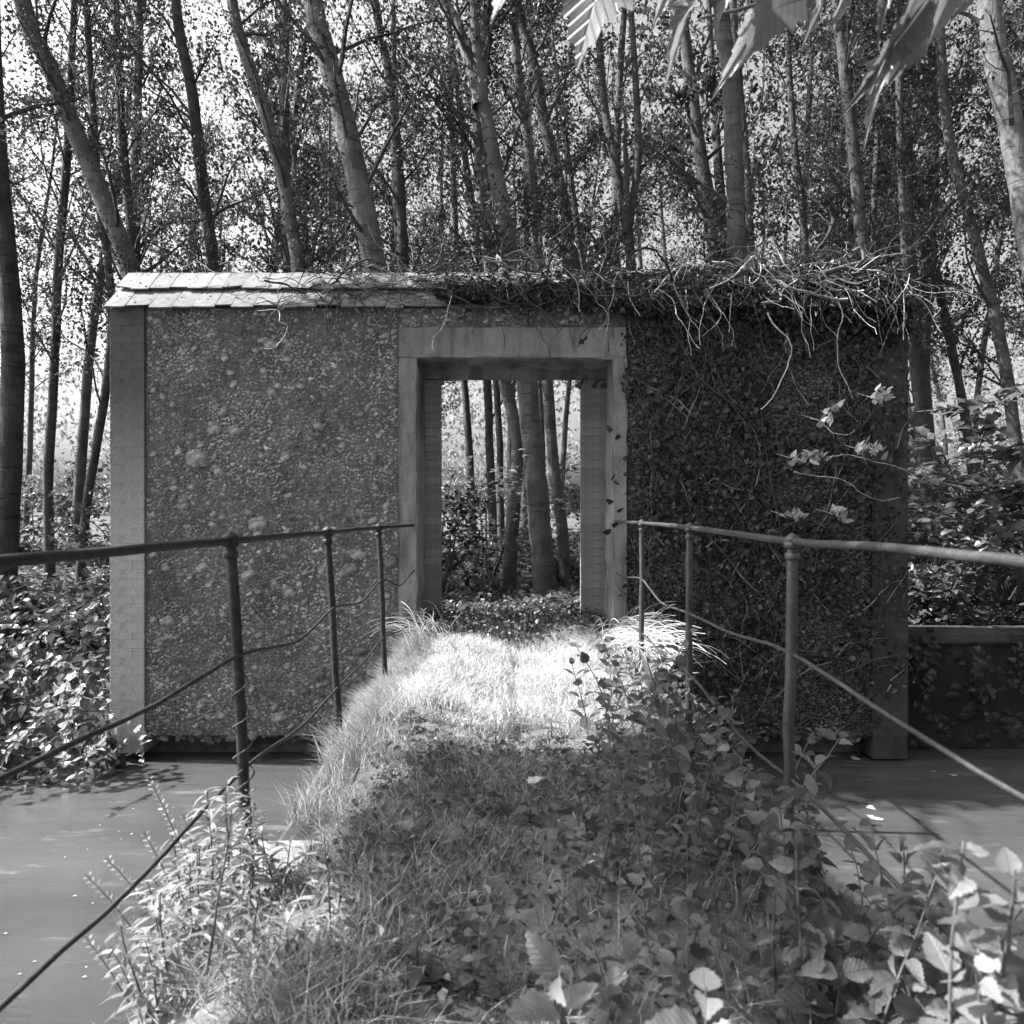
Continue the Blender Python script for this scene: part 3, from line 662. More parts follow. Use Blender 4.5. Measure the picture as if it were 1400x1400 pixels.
shrub('low bush between trunks far inside the doorway', G(.1, 12.5), 1.2, 1.0, 8, 1100, .1)
for k, (x, y, h) in enumerate([(-9.6, 15, 1.2), (-6.6, 17, 1.0), (-4, 14.5, 1.4), (2.6, 16, 2.5), (5.8, 13.5, 2.6), (8.5, 14, 3), (7.4, 10.5, 2.7), (11, 17, 3), (-12, 18, 3)]):
    r = shrub('leafy undergrowth bush deep in the wood', G(x, y), h, 1.6, 8, 1500, .16); r['group'] = 'undergrowth bushes deep in the wood'
# ground cover on the wood floor
mb = MB(); n = 26000; y = 6.8 + 14 * U(0, 1, n) ** 1.5; x = U(-.85, .85, n) * y
hh = U(.02, .28, n) * (.6 + .4 * np.sin(x * 2.1) * np.cos(y * 1.7)); scatter(mb, LEAF4, np.stack([x, y, ground_z(x, y) + hh], -1), frames(n, .45), U(.05, .1, n) * (1 + y / 25), U(.6, 1.4, n))
mb.build('ground_cover', M['cover_leaf'], kind='stuff')
# ivy on the left bank down to the water
mb = MB(); n = 8500; x = U(-9, -3.15, n); y = 5.45 + 2.6 * U(0, 1, n); z0 = np.maximum(ground_z(x, y), WATER - .1)
over = U(.0, .32, n) * (1 + .5 * np.sin(x * 3)); z = z0 + over; k = z > WATER + .02
k &= ~((x > -3.42) & (y > 5.95))
P = np.stack([x, y, z], -1)[k]; scatter(mb, HEART, P, frames(len(P), .5, pitch=rng.normal(-.5, .4, len(P)), yaw=rng.normal(math.pi, 1.0, len(P))), U(.05, .11, len(P)), U(.6, 1.6, len(P)))
mb.build('bank_ivy', M['bank_leaf'], kind='stuff')
mb = MB()
for _ in range(60):
    p = [U(-6.5, -2.95), U(5.6, 5.95), U(-.75, -.2)]; q = wander(p, [U(-.2, .6), -.5, -.1], U(.3, .8), 8, .15, -.1); q[:, 2] = np.maximum(q[:, 2], WATER + .01)
    mb.add(*tube(q, .0035, 4)); scatter(mb, HEART, q[1:], frames(8, .6), U(.05, .09, 8), 1.2)
mb.build('trailing_ivy', M['herb_leaf'], kind='stuff')

# ------------------------------------------------------------------ ivy and dead vines on the wall
vine = thing('vine', 'tangle of dead vine stems heaped on the right half of the wall coping', 'vine', (1.5, 5.95, 2.9))
VO = np.array([1.5, 5.95, 2.9])
mb = MB()
def rx(a, b_, pw): return a + (b_ - a) * U() ** pw
for _ in range(1400):
    x = rx(3.25, -1.7, 1.2); dens = max(0, (x + 1) / 4.3)
    y = U(5.82, 6.75); zt = 2.86 + .33 * max(0, 1 - abs(y - 6.31) / .42) + U(0, .05 + .11 * dens)
    q = wander([x, y, zt], [U(-1, 1), U(-.6, .3), U(-.4, .25)], U(.2, .7), 8, .3, -.03)
    fr = 2.78 + np.clip((q[:, 1] - 5.93), 0, .4) * .98; q[:, 0] = np.minimum(q[:, 0], 3.33 + .03 * np.sin(q[:, 2] * 40)); q[:, 2] = np.where(q[:, 1] > 5.93, np.maximum(q[:, 2], np.minimum(fr, 3.16) + .03), q[:, 2])
    mb.add(*tube(q, U(.0015, .004) if U() < .93 else U(.006, .012), 4), tone=U(.05, .2) if U() < .9 else U(.6, 1.2))
for _ in range(70):   # hanging
    x = rx(3.2, -.3, 1.2); q = wander([x, U(5.78, 5.95), U(2.85, 3.1)], [U(-.5, .5), -.25, -.5], U(.25, .75), 10, .22, -.13)
    mb.add(*tube(q, U(.002, .0045), 4), tone=U(.06, .25) if U() < .75 else U(.6, 1.1))
mb.build('tangled_stems', M['dry_vine'], vine, kind='stuff').location = -VO
# dead leaf litter and dark leaves in the heap
mb = MB(); n = 17000; x = 3.28 - 3.9 * U(0, 1, n) ** 1.3; dens = np.clip((x + .8) / 4, 0.05, 1); y = U(5.84, 6.7, n); z = 2.82 + .33 * np.clip(1 - np.abs(y - 6.31) / .42, 0, 1) + U(0, .14, n) * dens
z = np.where(y < 5.95, 2.98 - U(0, .34, n) * dens - .1, z)
scatter(mb, LEAF4, np.stack([x, y, z], -1), frames(n, 1.2), U(.03, .07, n), U(.4, 1.3, n)); n = 260; x = U(-3.3, -.2, n); y = U(5.97, 6.4, n); zz = 2.83 + .99 * (y - 5.955) + .035
scatter(mb, LEAF4, np.stack([x, y, zz], -1), frames(n, .5), U(.012, .03, n), U(1, 5, n)); mb.build('vine_leaves', M['ivy_leaf'], vine, kind='stuff').location = -VO
def vstem(px, d=5.85, r=.006, t=1.5, par=vine, off=VO, mt='dry_vine', nm='hanging_stem'):
    P = smooth_path([at(a, b_, d + .03 * math.sin(i * 2)) for i, (a, b_) in enumerate(px)], 6 * len(px)); P += rng.normal(0, .002, P.shape)
    return MB().add(*tube(P - off, np.linspace(r, r * .5, len(P)), 6), tone=t).build(nm, M[mt], par, smooth=True)
vstem([(1025, 385), (1042, 410), (1055, 440), (1080, 468), (1080, 490), (1068, 520), (1055, 545), (1040, 560)], r=.008)
vstem([(1125, 370), (1140, 400), (1152, 430), (1145, 460), (1147, 500), (1160, 530), (1166, 545)], r=.007, t=1.0)
vstem([(970, 395), (1000, 380), (1020, 360), (1032, 350), (1040, 360), (1038, 378), (1027, 388), (1025, 380)], 5.75, .007, 1.6)
vstem([(1055, 328), (1065, 345), (1072, 360), (1085, 375), (1090, 382), (1075, 392), (1068, 400)], 5.75, .007, 1.6)
vstem([(895, 400), (915, 375), (935, 362), (960, 362), (983, 366)], 5.75, .005, 1.5)
vstem([(900, 395), (920, 410), (925, 430), (935, 445), (950, 470), (957, 476)], 5.8, .006, 1.4)
vstem([(925, 330), (933, 360), (922, 380), (925, 400), (940, 430), (955, 450)], 5.8, .005, 1.4)
vstem([(858, 385), (862, 410), (875, 432)], 5.8, .005, 1.4)
vstem([(965, 395), (975, 410), (985, 425), (982, 440), (960, 460)], 5.8, .005, 1.2)
vstem([(1000, 400), (998, 430), (997, 455)], 5.8, .004, 1.3)
vstem([(1154, 362), (1170, 368), (1200, 370), (1215, 375)], 5.75, .006, 1.5)
vstem([(1115, 572), (1125, 580), (1140, 592), (1160, 594), (1168, 588)], 5.8, .005, 1.5)
vstem([(1085, 645), (1110, 650), (1150, 655), (1180, 675), (1205, 684), (1230, 680)], 5.8, .0045, 1.1)
vstem([(1130, 625), (1160, 622), (1190, 630), (1230, 640), (1275, 665)], 5.8, .0045, 1.1)
vstem([(352, 425), (380, 424), (383, 440), (393, 446), (385, 465), (372, 476), (358, 476)], 5.85, .004, 1.6)
vstem([(390, 418), (383, 422), (381, 395), (400, 375), (408, 355)], 5.8, .004, 1.2)
for (a, b_, l) in ((330, 372, 40), (300, 362, 50), (430, 368, 60), (470, 372, 70), (520, 375, 60), (560, 360, 90), (600, 372, 80), (250, 366, 70), (360, 380, 60), (440, 384, 70), (480, 362, 50), (545, 385, 60), (580, 392, 60), (620, 380, 70), (500, 398, 60), (640, 350, 80), (690, 350, 70)):
    q = [(a, b_), (a + l * .3, b_ + U(-14, 10)), (a + l * .6, b_ + U(-10, 14)), (a + l, b_ + U(-4, 24))]; vstem(q, U(5.95, 6.15), .006, U(.5, 1.2))
for _ in range(55):
    a = U(420, 860); b_ = U(345, 400); vstem([(a + U(-28, 28) * i, b_ + U(-14, 16)) for i in range(3)], U(5.85, 6.1), U(.002, .005), U(.25, 1.2), nm='hanging_stem') if False else None
# thick dead branches on the coping
vstem([(1135, 280), (1140, 300), (1130, 325), (1115, 345)], 6.1, .026, .08, nm='dead_branch'); vstem([(1120, 375), (1165, 362), (1205, 352), (1238, 347)], 6.0, .022, .3, nm='dead_branch')
vstem([(1165, 345), (1175, 340), (1180, 355), (1160, 372)], 6.0, .02, .3, nm='dead_branch')
# ivy clinging to the right panel
ivy = thing('wall_ivy', 'dark ivy clinging to the flint wall right of the doorway', 'ivy', (2, 5.98, 0)); IO = np.array([2, 5.98, 0])
mb = MB(); lv = []
for _ in range(190):
    x = U(.95, 3.28); p = np.array([x, 5.955, U(-.7, 2.7)]); q = wander(p, [U(-.8, .8), 0, U(.2, 1)], U(.5, 1.9), 14, .22, .02); q[:, 1] = 5.945 + rng.normal(0, .006, len(q)); q = q[(q[:, 2] < 2.8) & (q[:, 0] > .86) & (q[:, 0] < 3.29)]
    if len(q) < 4: continue
    mb.add(*tube(q, np.linspace(U(.003, .009), .0015, len(q)), 5), tone=U(.08, .3) if U() < .75 else U(.4, .7)); lv.append(q)
for a in ([(880, 395), (930, 470), (960, 520), (1010, 560), (1042, 600), (1058, 680), (1075, 760)], [(960, 470), (975, 500), (1000, 545), (1035, 570)], [(1040, 560), (1050, 640), (1062, 700), (1055, 730)], [(870, 620), (930, 660), (960, 720), (1010, 780)]):
    vstem(a, 5.93, .012, .15, ivy, IO, nm='thick_stem')
mb.build('clinging_stems', M['dry_vine'], ivy, kind='stuff').location = -IO
mb = MB(); Q = np.concatenate(lv); n = 6500; i = rng.integers(0, len(Q), n); P = Q[i] + rng.normal(0, .055, (n, 3)); P[:, 1] = 5.965 - np.abs(rng.normal(0, .03, n)); k = (P[:, 0] > .9) & (P[:, 0] < 3.31) & (P[:, 2] < 2.78) & (P[:, 2] > -.78)
P = P[k]; n = len(P)
def wall_frames(n, sp=.45):
    R = frames(n, sp); R0 = np.array([[1, 0, 0], [0, 0, -1], [0, 1, 0.]])   # leaf Z (normal) -> -Y
    y = rng.normal(math.pi, .9, n); c_, s_ = np.cos(y), np.sin(y); Rz = np.zeros((n, 3, 3)); Rz[:, 0, 0] = c_; Rz[:, 0, 1] = -s_; Rz[:, 1, 0] = s_; Rz[:, 1, 1] = c_; Rz[:, 2, 2] = 1
    Rt = frames(n, sp, yaw=np.zeros(n)); return R0[None] @ Rt @ Rz
scatter(mb, HEART, P, wall_frames(n), U(.022, .055, n), U(.35, 1.8, n)); mb.build('ivy_leaves', M['ivy_leaf'], ivy, kind='stuff').location = -IO
# leaf sprigs standing off the wall, sunlight put into their leaf tone
def sprig(label, spots_, d):
    d -= .2
    p0 = at(*spots_[0], d); r = thing('leaf_sprig', label, 'leaf sprig', p0)
    for a, b_ in spots_:
        for _ in range(8):
            o = link('leaf', HEART_ME, None, r); o.location = at(a + U(-11, 11), b_ + U(-8, 8), d + U(-.05, .05)) - p0; o.rotation_euler = (U(.3, 1.5), U(-.8, .8), U(1, 5)); s = U(.05, .075); o.scale = (s, s, s)
    P = smooth_path([at(a, b_, d) - p0 for a, b_ in spots_] + [at(spots_[-1][0] - 30, spots_[-1][1] - 8, 5.95) - p0], 16); MB().add(*tube(P, .003, 5)).build('stem', M['dry_vine'], r)
JAMB_ME = MB().add(*HEART).mesh('leaf', True); JAMB_ME.materials.append(M['ivy_leaf'])
HEART_ME = MB().add(HEART[0], HEART[1], 1.7).mesh('leaf', True); HEART_ME.materials.append(M['herb_leaf'])
sprig('brightest leaf sprig on the dark ivy near the wall right end', [(1198, 622), (1188, 608), (1180, 615)], 5.7)
sprig('leaf sprig hanging left of the brightest sprig on the ivy', [(1122, 628), (1108, 625), (1090, 628)], 5.75)
sprig('small lit leaf sprig right above the tall right railing post', [(1090, 702), (1082, 706)], 5.75)
sprig('small lit leaf sprig beside the one above the right post', [(1150, 706), (1145, 704)], 5.75)
sprig('small dim leaf sprig high on the ivy near the wall right edge', [(1210, 540), (1200, 545)], 5.75)
sprig('lit leaf tuft poking past the right edge of the wall', [(1270, 655), (1262, 648)], 5.8)
sprig('small lit leaf sprig just below the curled pale stem', [(1137, 562), (1125, 575)], 5.78)
for i, (a, b_) in enumerate([(835, 590), (845, 600), (838, 655), (843, 662), (836, 688), (845, 700), (838, 720), (828, 730), (795, 525), (800, 520), (790, 530), (812, 530), (825, 530), (815, 522), (795, 470), (800, 465)]):
    o = link('ivy_leaf', JAMB_ME, None, ivy); o.location = at(a, b_, 5.94) - IO; o.rotation_euler = (U(.6, 1.5), U(-.6, .6), U(2, 4.3)); s = U(.05, .08); o.scale = (s,) * 3
# ivy trails over the retaining wall
mb = MB()
for _ in range(24):
    x = U(3.3, 6.8) if U() < .6 else U(3.25, 3.7); q = wander([x, 6.22, U(-.2, .1)], [U(-.2, .2), -.1, -1], U(.2, .75), 9, .12, -.1); mb.add(*tube(q, .003, 4), tone=.6); n = 26; i = rng.integers(0, len(q), n); scatter(mb, HEART, q[i] + rng.normal(0, .03, (n, 3)), wall_frames(n), U(.04, .07, n), U(.7, 1.6, n))
mb.build('hanging_ivy', M['ivy_leaf'], kind='stuff')

# ------------------------------------------------------------------ grass on the bridge
def blades(mb, P, h, lean, width, tn, az=None):
    n = len(P); az = U(0, 2 * math.pi, n) if az is None else az; dx, dy = np.cos(az), np.sin(az)
    ln = h * lean; wx, wy = -dy * width, dx * width
    f = U(0, 2 * math.pi, n); wx, wy = np.cos(f) * width, np.sin(f) * width
    def pt(s): return P + np.stack([dx * ln * s * s, dy * ln * s * s, h * (s - .35 * lean * s * s)], -1)
    a, b_, c_ = P, pt(.5), pt(1.0); w = np.stack([wx, wy, 0 * wx], -1)
    V = np.stack([a - w, a + w, b_ - w * .8, b_ + w * .8, c_], 1).reshape(-1, 3); k = np.arange(n)[:, None] * 5
    F = np.concatenate([k + np.array([[0, 1, 3]]), k + np.array([[0, 3, 2]]), k + np.array([[2, 3, 4]])])
    mb.add(V, F, np.repeat(tn, 5))
mb = MB()
def grass_zone(n, x0, x1, y0, y1, h0, h1, lean, w, t0, t1, azc=None):
    x = U(x0, x1, n); y = U(y0, y1, n); keep = ~((x < -.62) & (np.abs(y - 2.32) < .2)) & (U(0, 1, n) < .42 + .5 * np.sin(x * 11 + y * 4) * np.sin(y * 9 - x * 3) + (y > 3.6) * .5); x, y = x[keep], y[keep]; n = len(x)
    pat = .75 + .35 * np.sin(x * 7 + y * 3) * np.sin(y * 5 - x * 2)
    blades(mb, np.stack([x, y, mound(x, y) - .01], -1), U(h0, h1, n) * pat, U(.3, lean, n), U(w * .6, w * 1.35, n), U(t0, t1, n), None if azc is None else rng.normal(azc, 1.0, n))
grass_zone(34000, -.86, .88, 3.3, 6.2, .06, .17, 1.3, .0024, 1.15, 2.3)  # paler dry grass; part of the sunlight is put into its tone
grass_zone(9000, -.86, -.6, 3.2, 6.0, .10, .22, 1.2, .002, .7, 1.4, math.pi)
grass_zone(6000, .6, .9, 3.4, 6.0, .08, .22, 1.2, .002, .7, 1.4)
grass_zone(12000, -.72, .1, .6, 2.3, .05, .16, 1.2, .0016, .4, 1.4)
grass_zone(15000, -.8, .1, 2.2, 3.5, .05, .15, 1.2, .0018, .4, 1.4)
grass_zone(4200, -.78, -.3, .9, 2.3, .10, .2, 1.1, .0016, .4, 1.4, math.pi * .8)
grass_zone(3600, -.78, -.4, 2.3, 3.6, .10, .2, 1.1, .0018, .4, 1.4, math.pi * .8)
grass_zone(5000, 0, .86, .6, 3.7, .05, .2, 1.2, .0022, .4, 1.2)
grass_zone(1500, -.6, .5, .8, 3.7, .03, .16, 3, .0022, 1.2, 2.4)
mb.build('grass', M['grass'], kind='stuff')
print('grass', mb.n)
# long dry arching grass by the right jamb
mb = MB(); n = 380
for cx, cy, m_, azc in ((.74, 5.35, 260, -.5), (-.62, 5.6, 60, 2.6), (.83, 4.9, 90, -.8)):
    P = np.stack([rng.normal(cx, .08, m_), rng.normal(cy, .12, m_), np.full(m_, .08)], -1)
    for p in P:
        a = rng.normal(azc, .7); q = wander(p, [math.cos(a) * .5, math.sin(a) * .5, 1], U(.25, .6), 8, .06, -.22); mb.add(*tube(q, U(.0012, .0025), 3), tone=U(.8, 1.4))
mb.build('dry_grass_tuft', M['straw'], kind='stuff')
# moss and small weeds among the path
mb = MB(); n = 4200; x = U(-.55, .85, n); y = .7 + 2.4 * U(0, 1, n); scatter(mb, LEAF4, np.stack([x, y, mound(x, y) + U(0, .07, n)], -1), frames(n, .6), U(.015, .04, n), U(.5, 1.2, n)); 
n = 2600; x = U(-.7, .8, n); y = U(5.6, 7.2, n); scatter(mb, LEAF4, np.stack([x, y, .05 + U(0, .18, n)], -1), frames(n, .6), U(.03, .06, n), U(.5, 1.3, n))
mb.build('ground_weeds', M['shrub_leaf'], kind='stuff')

# ------------------------------------------------------------------ herbs: prototypes with single leaves as parts, then copies
def mesh_of(tmpl, mt, sm=True): me = MB().add(*tmpl).mesh('leaf', sm); me.materials.append(mt); return me
NET_ME = [mesh_of(NETTLE, M['nettle_leaf']), mesh_of(NETTLE_B, M['nettle_leaf']), mesh_of(serrated(.3, 8, .45, .2, .03), M['nettle_leaf'])]
LAN_ME = [mesh_of(LANCE, M['herb_leaf']), mesh_of((LANCE[0] * np.array([1.3, 1, 1.8]), LANCE[1]), M['herb_leaf'])]
SML_ME = [mesh_of(LEAF4, M['herb_leaf'])]
def plant(name, label, cat, h, pairs, leaf, meshes, whorl=2, lean=.15, mt='stem', group=None, up=.25, rad=.0035, droop=0, wob=.05, tpow=1.0, size=lambda t: 1 - .45 * t):
    r = thing(name, label, cat, (0, 0, 0), 0, group)
    q = wander([0, 0, -.02], [U(-lean, lean), U(-lean, lean), 1], h, 10, .05, -.01); MB().add(*tube(q, np.linspace(rad, rad * .4, len(q)), 6)).build('stem', M[mt], r, smooth=True)
    for k in range(pairs):
        t = .18 + .8 * (k / (pairs - 1)) ** tpow; p = q[0] + (q[-1] - q[0]) * t; j = min(int(t * 10), 9); p = q[j] * (1 - (t * 10 - j)) + q[j + 1] * (t * 10 - j)
        for w in range(whorl):
            a = k * 1.57 + w * 2 * math.pi / whorl + U(-.3, .3); o = link('leaf', random.choice(meshes), None, r)
            o.location = p + np.array([-math.sin(a), math.cos(a), 0]) * .006; o.rotation_euler = (U(-.1, .5) * (1 - t) + up * (.5 + t) - droop + rng.normal(0, wob), rng.normal(.0, .15 + wob), a + rng.normal(0, wob)); s = leaf * size(t) * U(.8 - wob * .6, 1.2 + wob * .3); o.scale = (s, s, s)
    return r
NG = 'leafy nettles crowding the right side of the bridge'
NLAB = 'shaded broad-leaved nettle in the thicket along the right railing'
nets = [plant('nettle', NLAB, 'nettle', h, p + 2, l * .74, NET_ME, group=NG, wob=.42) for h, p, l in ((.40, 6, .105), (.50, 8, .11), (.34, 6, .09), (.46, 8, .085), (.28, 5, .08))]
pos = []
for _ in range(3000):
    if len(pos) >= 92: break
    y = U(1.15, 3.75); xl = .12 + .12 * (y - 1.2) if y < 2.2 else (.2 + .19 * (y - 2.2)); x = U(xl, .98)
    if any((x - a) ** 2 + (y - b_) ** 2 < (.085 if y < 3 else .1) ** 2 for a, b_ in pos): continue
    pos.append((x, y))
for k, (x, y) in enumerate(pos):
    z = float(mound(np.array(x), np.array(y))) if x < .88 else -.03; pr = nets[k % 5]; sc = U(.75, 1.15) * (.8 if x < .45 else 1)
    tl = (U(-.25, .1), U(-.1, .3) + (.3 if x > .85 else 0))
    if k < 5: pr.location = (x, y, z); pr.rotation_euler = (tl[0], tl[1], U(0, 6))
    else: dup(pr, (x, y, z), U(0, 6.28), scale=sc, tilt=tl)
# sunlit nettles close to the camera
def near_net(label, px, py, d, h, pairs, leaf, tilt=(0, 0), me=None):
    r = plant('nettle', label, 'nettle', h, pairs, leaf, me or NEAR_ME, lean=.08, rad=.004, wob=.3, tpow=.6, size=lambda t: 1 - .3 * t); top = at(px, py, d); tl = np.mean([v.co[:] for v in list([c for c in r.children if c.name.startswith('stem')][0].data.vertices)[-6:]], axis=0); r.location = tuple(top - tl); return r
NEAR_M = leaf_mat('near_nettle_leaf', .22, .4, .5, .3, True); NEAR_ME = [mesh_of(NETTLE, NEAR_M), mesh_of(NETTLE_B, NEAR_M), mesh_of(serrated(.3, 8, .45, .2, .03), NEAR_M)]  # paler copy of the thicket leaf, sunlight put into the colour
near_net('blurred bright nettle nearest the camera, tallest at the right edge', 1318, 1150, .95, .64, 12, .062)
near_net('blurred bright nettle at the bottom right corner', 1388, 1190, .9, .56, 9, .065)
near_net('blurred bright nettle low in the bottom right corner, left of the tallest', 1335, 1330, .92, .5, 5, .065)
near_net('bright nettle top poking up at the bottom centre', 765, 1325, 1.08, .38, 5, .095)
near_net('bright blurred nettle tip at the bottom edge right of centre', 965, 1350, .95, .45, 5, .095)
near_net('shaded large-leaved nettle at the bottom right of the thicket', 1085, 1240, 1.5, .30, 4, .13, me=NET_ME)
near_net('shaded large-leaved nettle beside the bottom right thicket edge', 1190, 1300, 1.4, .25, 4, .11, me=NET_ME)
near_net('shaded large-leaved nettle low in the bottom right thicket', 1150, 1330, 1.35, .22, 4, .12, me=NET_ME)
# dock leaves and the lit weed by the right rail
dock = thing('dock_plant', 'dock with long upright pale leaves by the second right railing post', 'dock', (.74, 3.75, .14))
for k, (a, ti, l) in enumerate(((0.3, 1.3, .26), (-.9, 1.1, .3), (2.2, 1.0, .22), (3.6, 1.1, .26), (-2.0, 1.2, .3), (-1.4, .8, .26))):
    o = link('leaf', LAN_ME[1], None, dock); o.rotation_euler = (ti, 0, a); o.scale = (l * 1.5, l, l)
# willowherb and sprays at the left rail
WG = 'pale willowherb stems at the left edge of the bridge'
wl = plant('willowherb', 'pale willowherb with drooping narrow leaves left of the nearest left post', 'herb', .42, 13, .11, LAN_ME, whorl=3, lean=.1, group=WG, up=.2, droop=.3)
wl2 = plant('willowherb', 'pale willowherb with drooping narrow leaves left of the nearest left post', 'herb', .34, 12, .09, LAN_ME, whorl=3, lean=.15, group=WG, up=.3, droop=.2)
first = {id(wl): True, id(wl2): True}
wspots = [(255, 1110, 1.95), (285, 1060, 2.0)] + [(px + U(-22, 22), py + U(-25, 25), U(1.5, 2.1)) for px in (150, 190, 215, 265, 315, 365, 405) for py in (1130, 1190, 1240, 1290, 1340, 1380, 1420) if px + (py - 1100) * .25 > 212 and not (px > 340 and py < 1230)]
for k, (px, py, d) in enumerate(wspots):
    pr = (wl, wl2)[k % 2]; h = (.42, .34)[k % 2]; top = at(px, py, d); loc = (max(top[0] + .06, -.84), d, max(top[2] - h * .9, -.15))
    if k < 2: pr.location = loc; pr.rotation_euler = (U(-.1, .1), -.12, U(0, 6))
    else: dup(pr, loc, U(0, 6), tilt=(U(-.2, .2), U(-.35, 0)), scale=U(.8, 1.1))
sp = plant('slender_spray', 'slender stem with tiny leaves leaning out over the water at lower left', 'herb', .5, 26, .022, SML_ME, whorl=2, lean=.05, group='slender leafy stems leaning over the water at lower left', up=.5, rad=.002)
for k, (px, py, d, ti) in enumerate([(190, 1055, 2.1, -.5), (130, 1170, 1.9, -.75), (95, 1200, 1.8, -.8), (165, 1145, 1.85, -.6), (240, 1100, 2.1, -.3), (85, 1290, 1.6, -.7), (150, 1260, 1.6, -.4), (200, 1200, 1.9, -.35), (330, 1060, 2.1, -.1)]):
    top = at(px, py, d); loc = (top[0] + .5 * math.sin(-ti), d, top[2] - .5 * math.cos(ti))
    if k == 0: sp.location = loc; sp.rotation_euler = (0, ti, 0)
    else: dup(sp, loc, 0, tilt=(U(-.15, .15), ti))
wd = plant('weed', 'small sunlit weed with upright narrow leaves at the foot of the left door jamb', 'weed', .2, 7, .07, LAN_ME, whorl=3, lean=.05, up=.6); wd.location = at(585, 862, 5.6) - np.array([0, 0, .02])
wd = plant('weed', 'dark-leaved weed rising over the sunlit grass edge right of centre', 'weed', .38, 7, .085, [mesh_of(LEAF4, M['nettle_leaf'])], whorl=2, lean=.15, up=.5); wd.location = at(805, 1040, 3.2); wd.location.z = .08
# broad leaf weeds along the path foot
BG = 'small broad-leaved weeds on the trodden grass'
bw_ = plant('weed', 'small broad-leaved weed low in the trodden grass', 'weed', .08, 3, .06, NET_ME[:2], whorl=3, lean=.1, group=BG, up=.1)
for k in range(26):
    x, y = U(-.5, .45), U(1.2, 3.3); z = float(mound(np.array(x), np.array(y)))
    if k == 0: bw_.location = (x, y, z)
    else: dup(bw_, (x, y, z + U(0, .03)), U(0, 6), scale=U(.6, 1.3))
# fallen leaves on the path, on the water
DL_ME = mesh_of((MAPLE[0] * np.array([1, 1, 1.6]), MAPLE[1]), M['dead_leaf'])
for k in range(18):
    x, y = U(-.35, .4), U(1.5, 3.5); o = link('fallen_leaf', DL_ME, None); s = U(.04, .07); o.scale = (s,) * 3; o.location = (x, y, float(mound(np.array(x), np.array(y))) + U(.02, .06)); o.rotation_euler = (U(-.6, .6), U(-.6, .6), U(0, 6)); tag(o, 'curled dead leaf lying in the shaded grass of the bridge', 'leaf', 'dead leaves on the shaded grass')
for k, (px, py, lab) in enumerate([(1196, 1122, 'largest white leaf floating right of the bridge'), (1186, 1104, 'small bright leaf floating above the largest one right of the bridge'), (1183, 1026, 'small curled leaf floating in the dark water by the wall'), (1165, 1038, 'flat pale leaf floating in the wall shadow'), (1305, 1062, 'pale leaf floating in dark water near the sagging middle rod'), (1275, 1055, 'tiny leaf floating left of the pale one under the rod')]):
    d = FPX * (EYE - WATER) / (py - 700); o = link('floating_leaf', DL_ME, None); p = at(px, py, d); o.location = (p[0], p[1], WATER + .008); s = (.1, .06, .06, .08, .06, .04)[k]; o.scale = (s, s, s * .5); o.rotation_euler = (0.05, .1, U(0, 6)); tag(o, lab, 'leaf')
mb = MB(); n = 110; x = U(-4.2, -1.0, n); y = U(2.6, 5.2, n); scatter(mb, LEAF2, np.stack([x, y, np.full(n, WATER + .004)], -1), frames(n, .03, yaw=rng.normal(.9, .5, n)), U(.01, .028, n), U(.3, .8, n)); mb.build('floating_flecks', M['dead_leaf'], kind='stuff')

# ------------------------------------------------------------------ overhanging branch at the top right, near the camera
MAP_ME = [mesh_of(MAPLE, M['maple_leaf']), mesh_of((MAPLE[0] * np.array([.75, 1.1, 2.4]), MAPLE[1]), M['maple_leaf'])]
br = thing('overhanging_branch', 'drooping branch with large pale maple leaves hanging in at the top right', 'branch', at(1150, -260, 1.5)); BO = np.array(br.location)
def brst(pts, r): P = smooth_path([at(*p) for p in pts], 20); MB().add(*tube(P - BO, np.linspace(r, r * .4, 20), 6)).build('twig', M['stem'], br, smooth=True)
brst([(1500, -420, 1.2), (1300, -200, 1.45), (1150, -60, 1.5), (1050, 0, 1.5), (960, 25, 1.5)], .009)
brst([(1300, -200, 1.45), (1280, -60, 1.4), (1230, 40, 1.4), (1190, 130, 1.4)], .006); brst([(1150, -60, 1.5), (980, -80, 1.4), (840, -60, 1.35), (700, -50, 1.3)], .005)
def aim(o, dr, nr):
    y = Vector(dr).normalized(); z = Vector(nr); z = (z - y * z.dot(y)).normalized(); x = y.cross(z)
    from mathutils import Matrix
    o.rotation_mode = 'QUATERNION'; o.rotation_quaternion = Matrix((x, y, z)).transposed().to_quaternion()
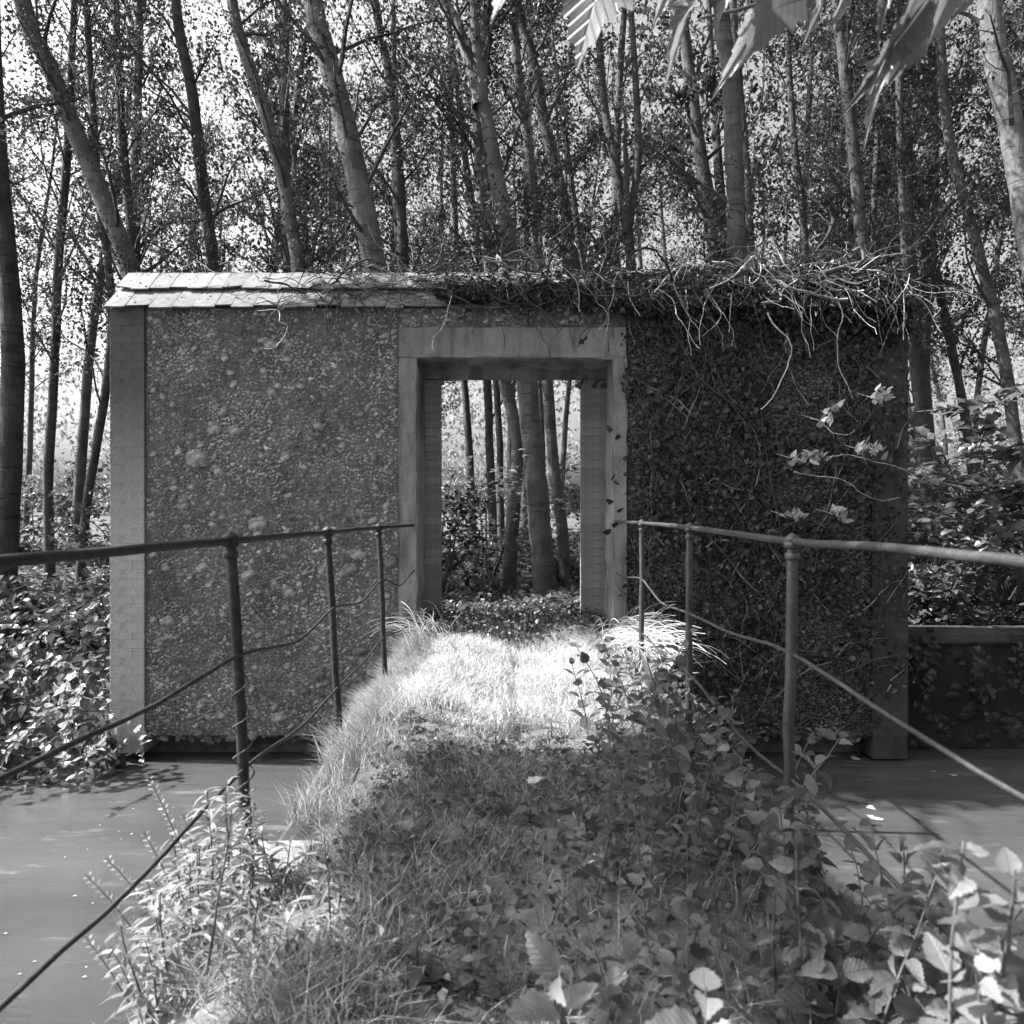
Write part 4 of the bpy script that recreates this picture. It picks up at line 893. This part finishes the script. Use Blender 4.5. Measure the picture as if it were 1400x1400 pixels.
# base pixel, tip pixel, distance, how edge-on the blade hangs
for (bx, by, tx, ty, d, e, k) in [(835, -55, 772, 98, 1.2, .2, 0), (722, -48, 655, 28, 1.2, .2, 0), (975, -40, 872, 95, 1.35, .5, 1), (1010, -30, 955, 70, 1.3, .6, 0), (1085, -20, 1010, 105, 1.3, .35, 0), (1050, 20, 985, 120, 1.5, .8, 1), (1110, -10, 1045, 60, 1.45, .9, 1),
        (1170, -30, 1150, 40, 1.4, .5, 1), (1230, -40, 1185, 60, 1.35, .5, 1), (1270, 10, 1190, 135, 1.4, .7, 1), (1230, 70, 1155, 185, 1.45, .8, 1), (1320, -50, 1280, 72, 1.3, .5, 0), (1350, -40, 1300, 40, 1.35, .3, 0), (1260, 60, 1205, 130, 1.5, .6, 0), (1160, -40, 1075, 30, 1.5, .7, 1), (1130, -60, 1110, 15, 1.25, .4, 0), (930, -50, 905, 20, 1.4, .7, 1)]:
    o = link('leaf', MAP_ME[k], None, br); a, b_ = at(bx, by, d), at(tx, ty, d + U(-.06, .06)); o.location = a - BO
    a = a + np.array([0, 0, .02]); b_ = a + (b_ - a) * (.9 if e < .25 else .82); o.location = a - BO
    nrm_ = np.array([U(-.4, .1), -1, U(-.1, .4)]) + (np.array([-.35, 0, .35]) if e < .25 else 0) + e * np.array([1.3 * random.choice((-1, 1)), 0, 1.0]); aim(o, b_ - a, nrm_); s = float(np.linalg.norm(b_ - a)); o.scale = (s * (1.0 if e < .25 else (.62 if e < .45 else .45)), s, s * .7)
# ------------------------------------------------------------------ unseen tree added on the near bank, leaf clusters placed to cast shade
def shade_tree(label, base, targets, hub):
    root = thing('shade_tree', label, 'tree', base); base = np.array(base, float)
    P = smooth_path([base, base + (np.array(hub) - base) * [.35, .35, .5], hub], 16); MB().add(*tube(P - base, np.linspace(.22, .13, 16), 12)).build('trunk', M['bark'], root, smooth=True)
    th = MB(); lf = []
    for (c, rad, n) in targets:
        c = np.array(c, float); q = smooth_path([hub, (np.array(hub) + c) / 2 + [0, 0, .4], c], 10); th.add(*tube(q - base, np.linspace(.07, .015, 10), 6))
        for _ in range(8): s = wander(c - base, rng.normal(0, 1, 3), max(rad) * .9, 5, .2); th.add(*tube(s, np.linspace(.014, .004, 6), 4))
        v = rng.normal(0, 1, (n, 3)); v /= np.linalg.norm(v, axis=1)[:, None]; v *= U(0, 1, n)[:, None] ** .45; lf.append((c - base + v * np.array(rad), U(.09, .15, n)))
    th.build('twigs', M['bark'], root, kind='stuff'); leaves_mb(lf, .6, LEAF4).build('leaves', M['tree_leaf_near'], root, kind='stuff')
def up(x, y, z, t): return np.array([x, y, z]) + S * t
shade_tree('unseen leaning tree added on the near bank, its crown shaped to shade the bridge and water', (-6.5, -2.2, -.2),
          [(up(.35, 2.25, .2, 9), (.85, .75, .7), 1600), (up(.7, 1.62, .25, 8), (.7, .26, .45), 900), (up(1.2, 2.45, .1, 8.5), (1.0, 1.0, .7), 1900), (up(2.3, 2.7, -.3, 9), (1.2, 1.0, .8), 1600), (up(.15, 2.6, .2, 8), (.65, .45, .5), 900), (up(3.4, 3.0, -.9, 9), (1.2, .8, .8), 1200), (up(3.0, 5.5, -.9, 11), (1.5, .5, .6), 1300), (up(4.8, 5.0, -.9, 11), (1.2, 1.2, .8), 1500)], (-5.8, .6, 5.0))
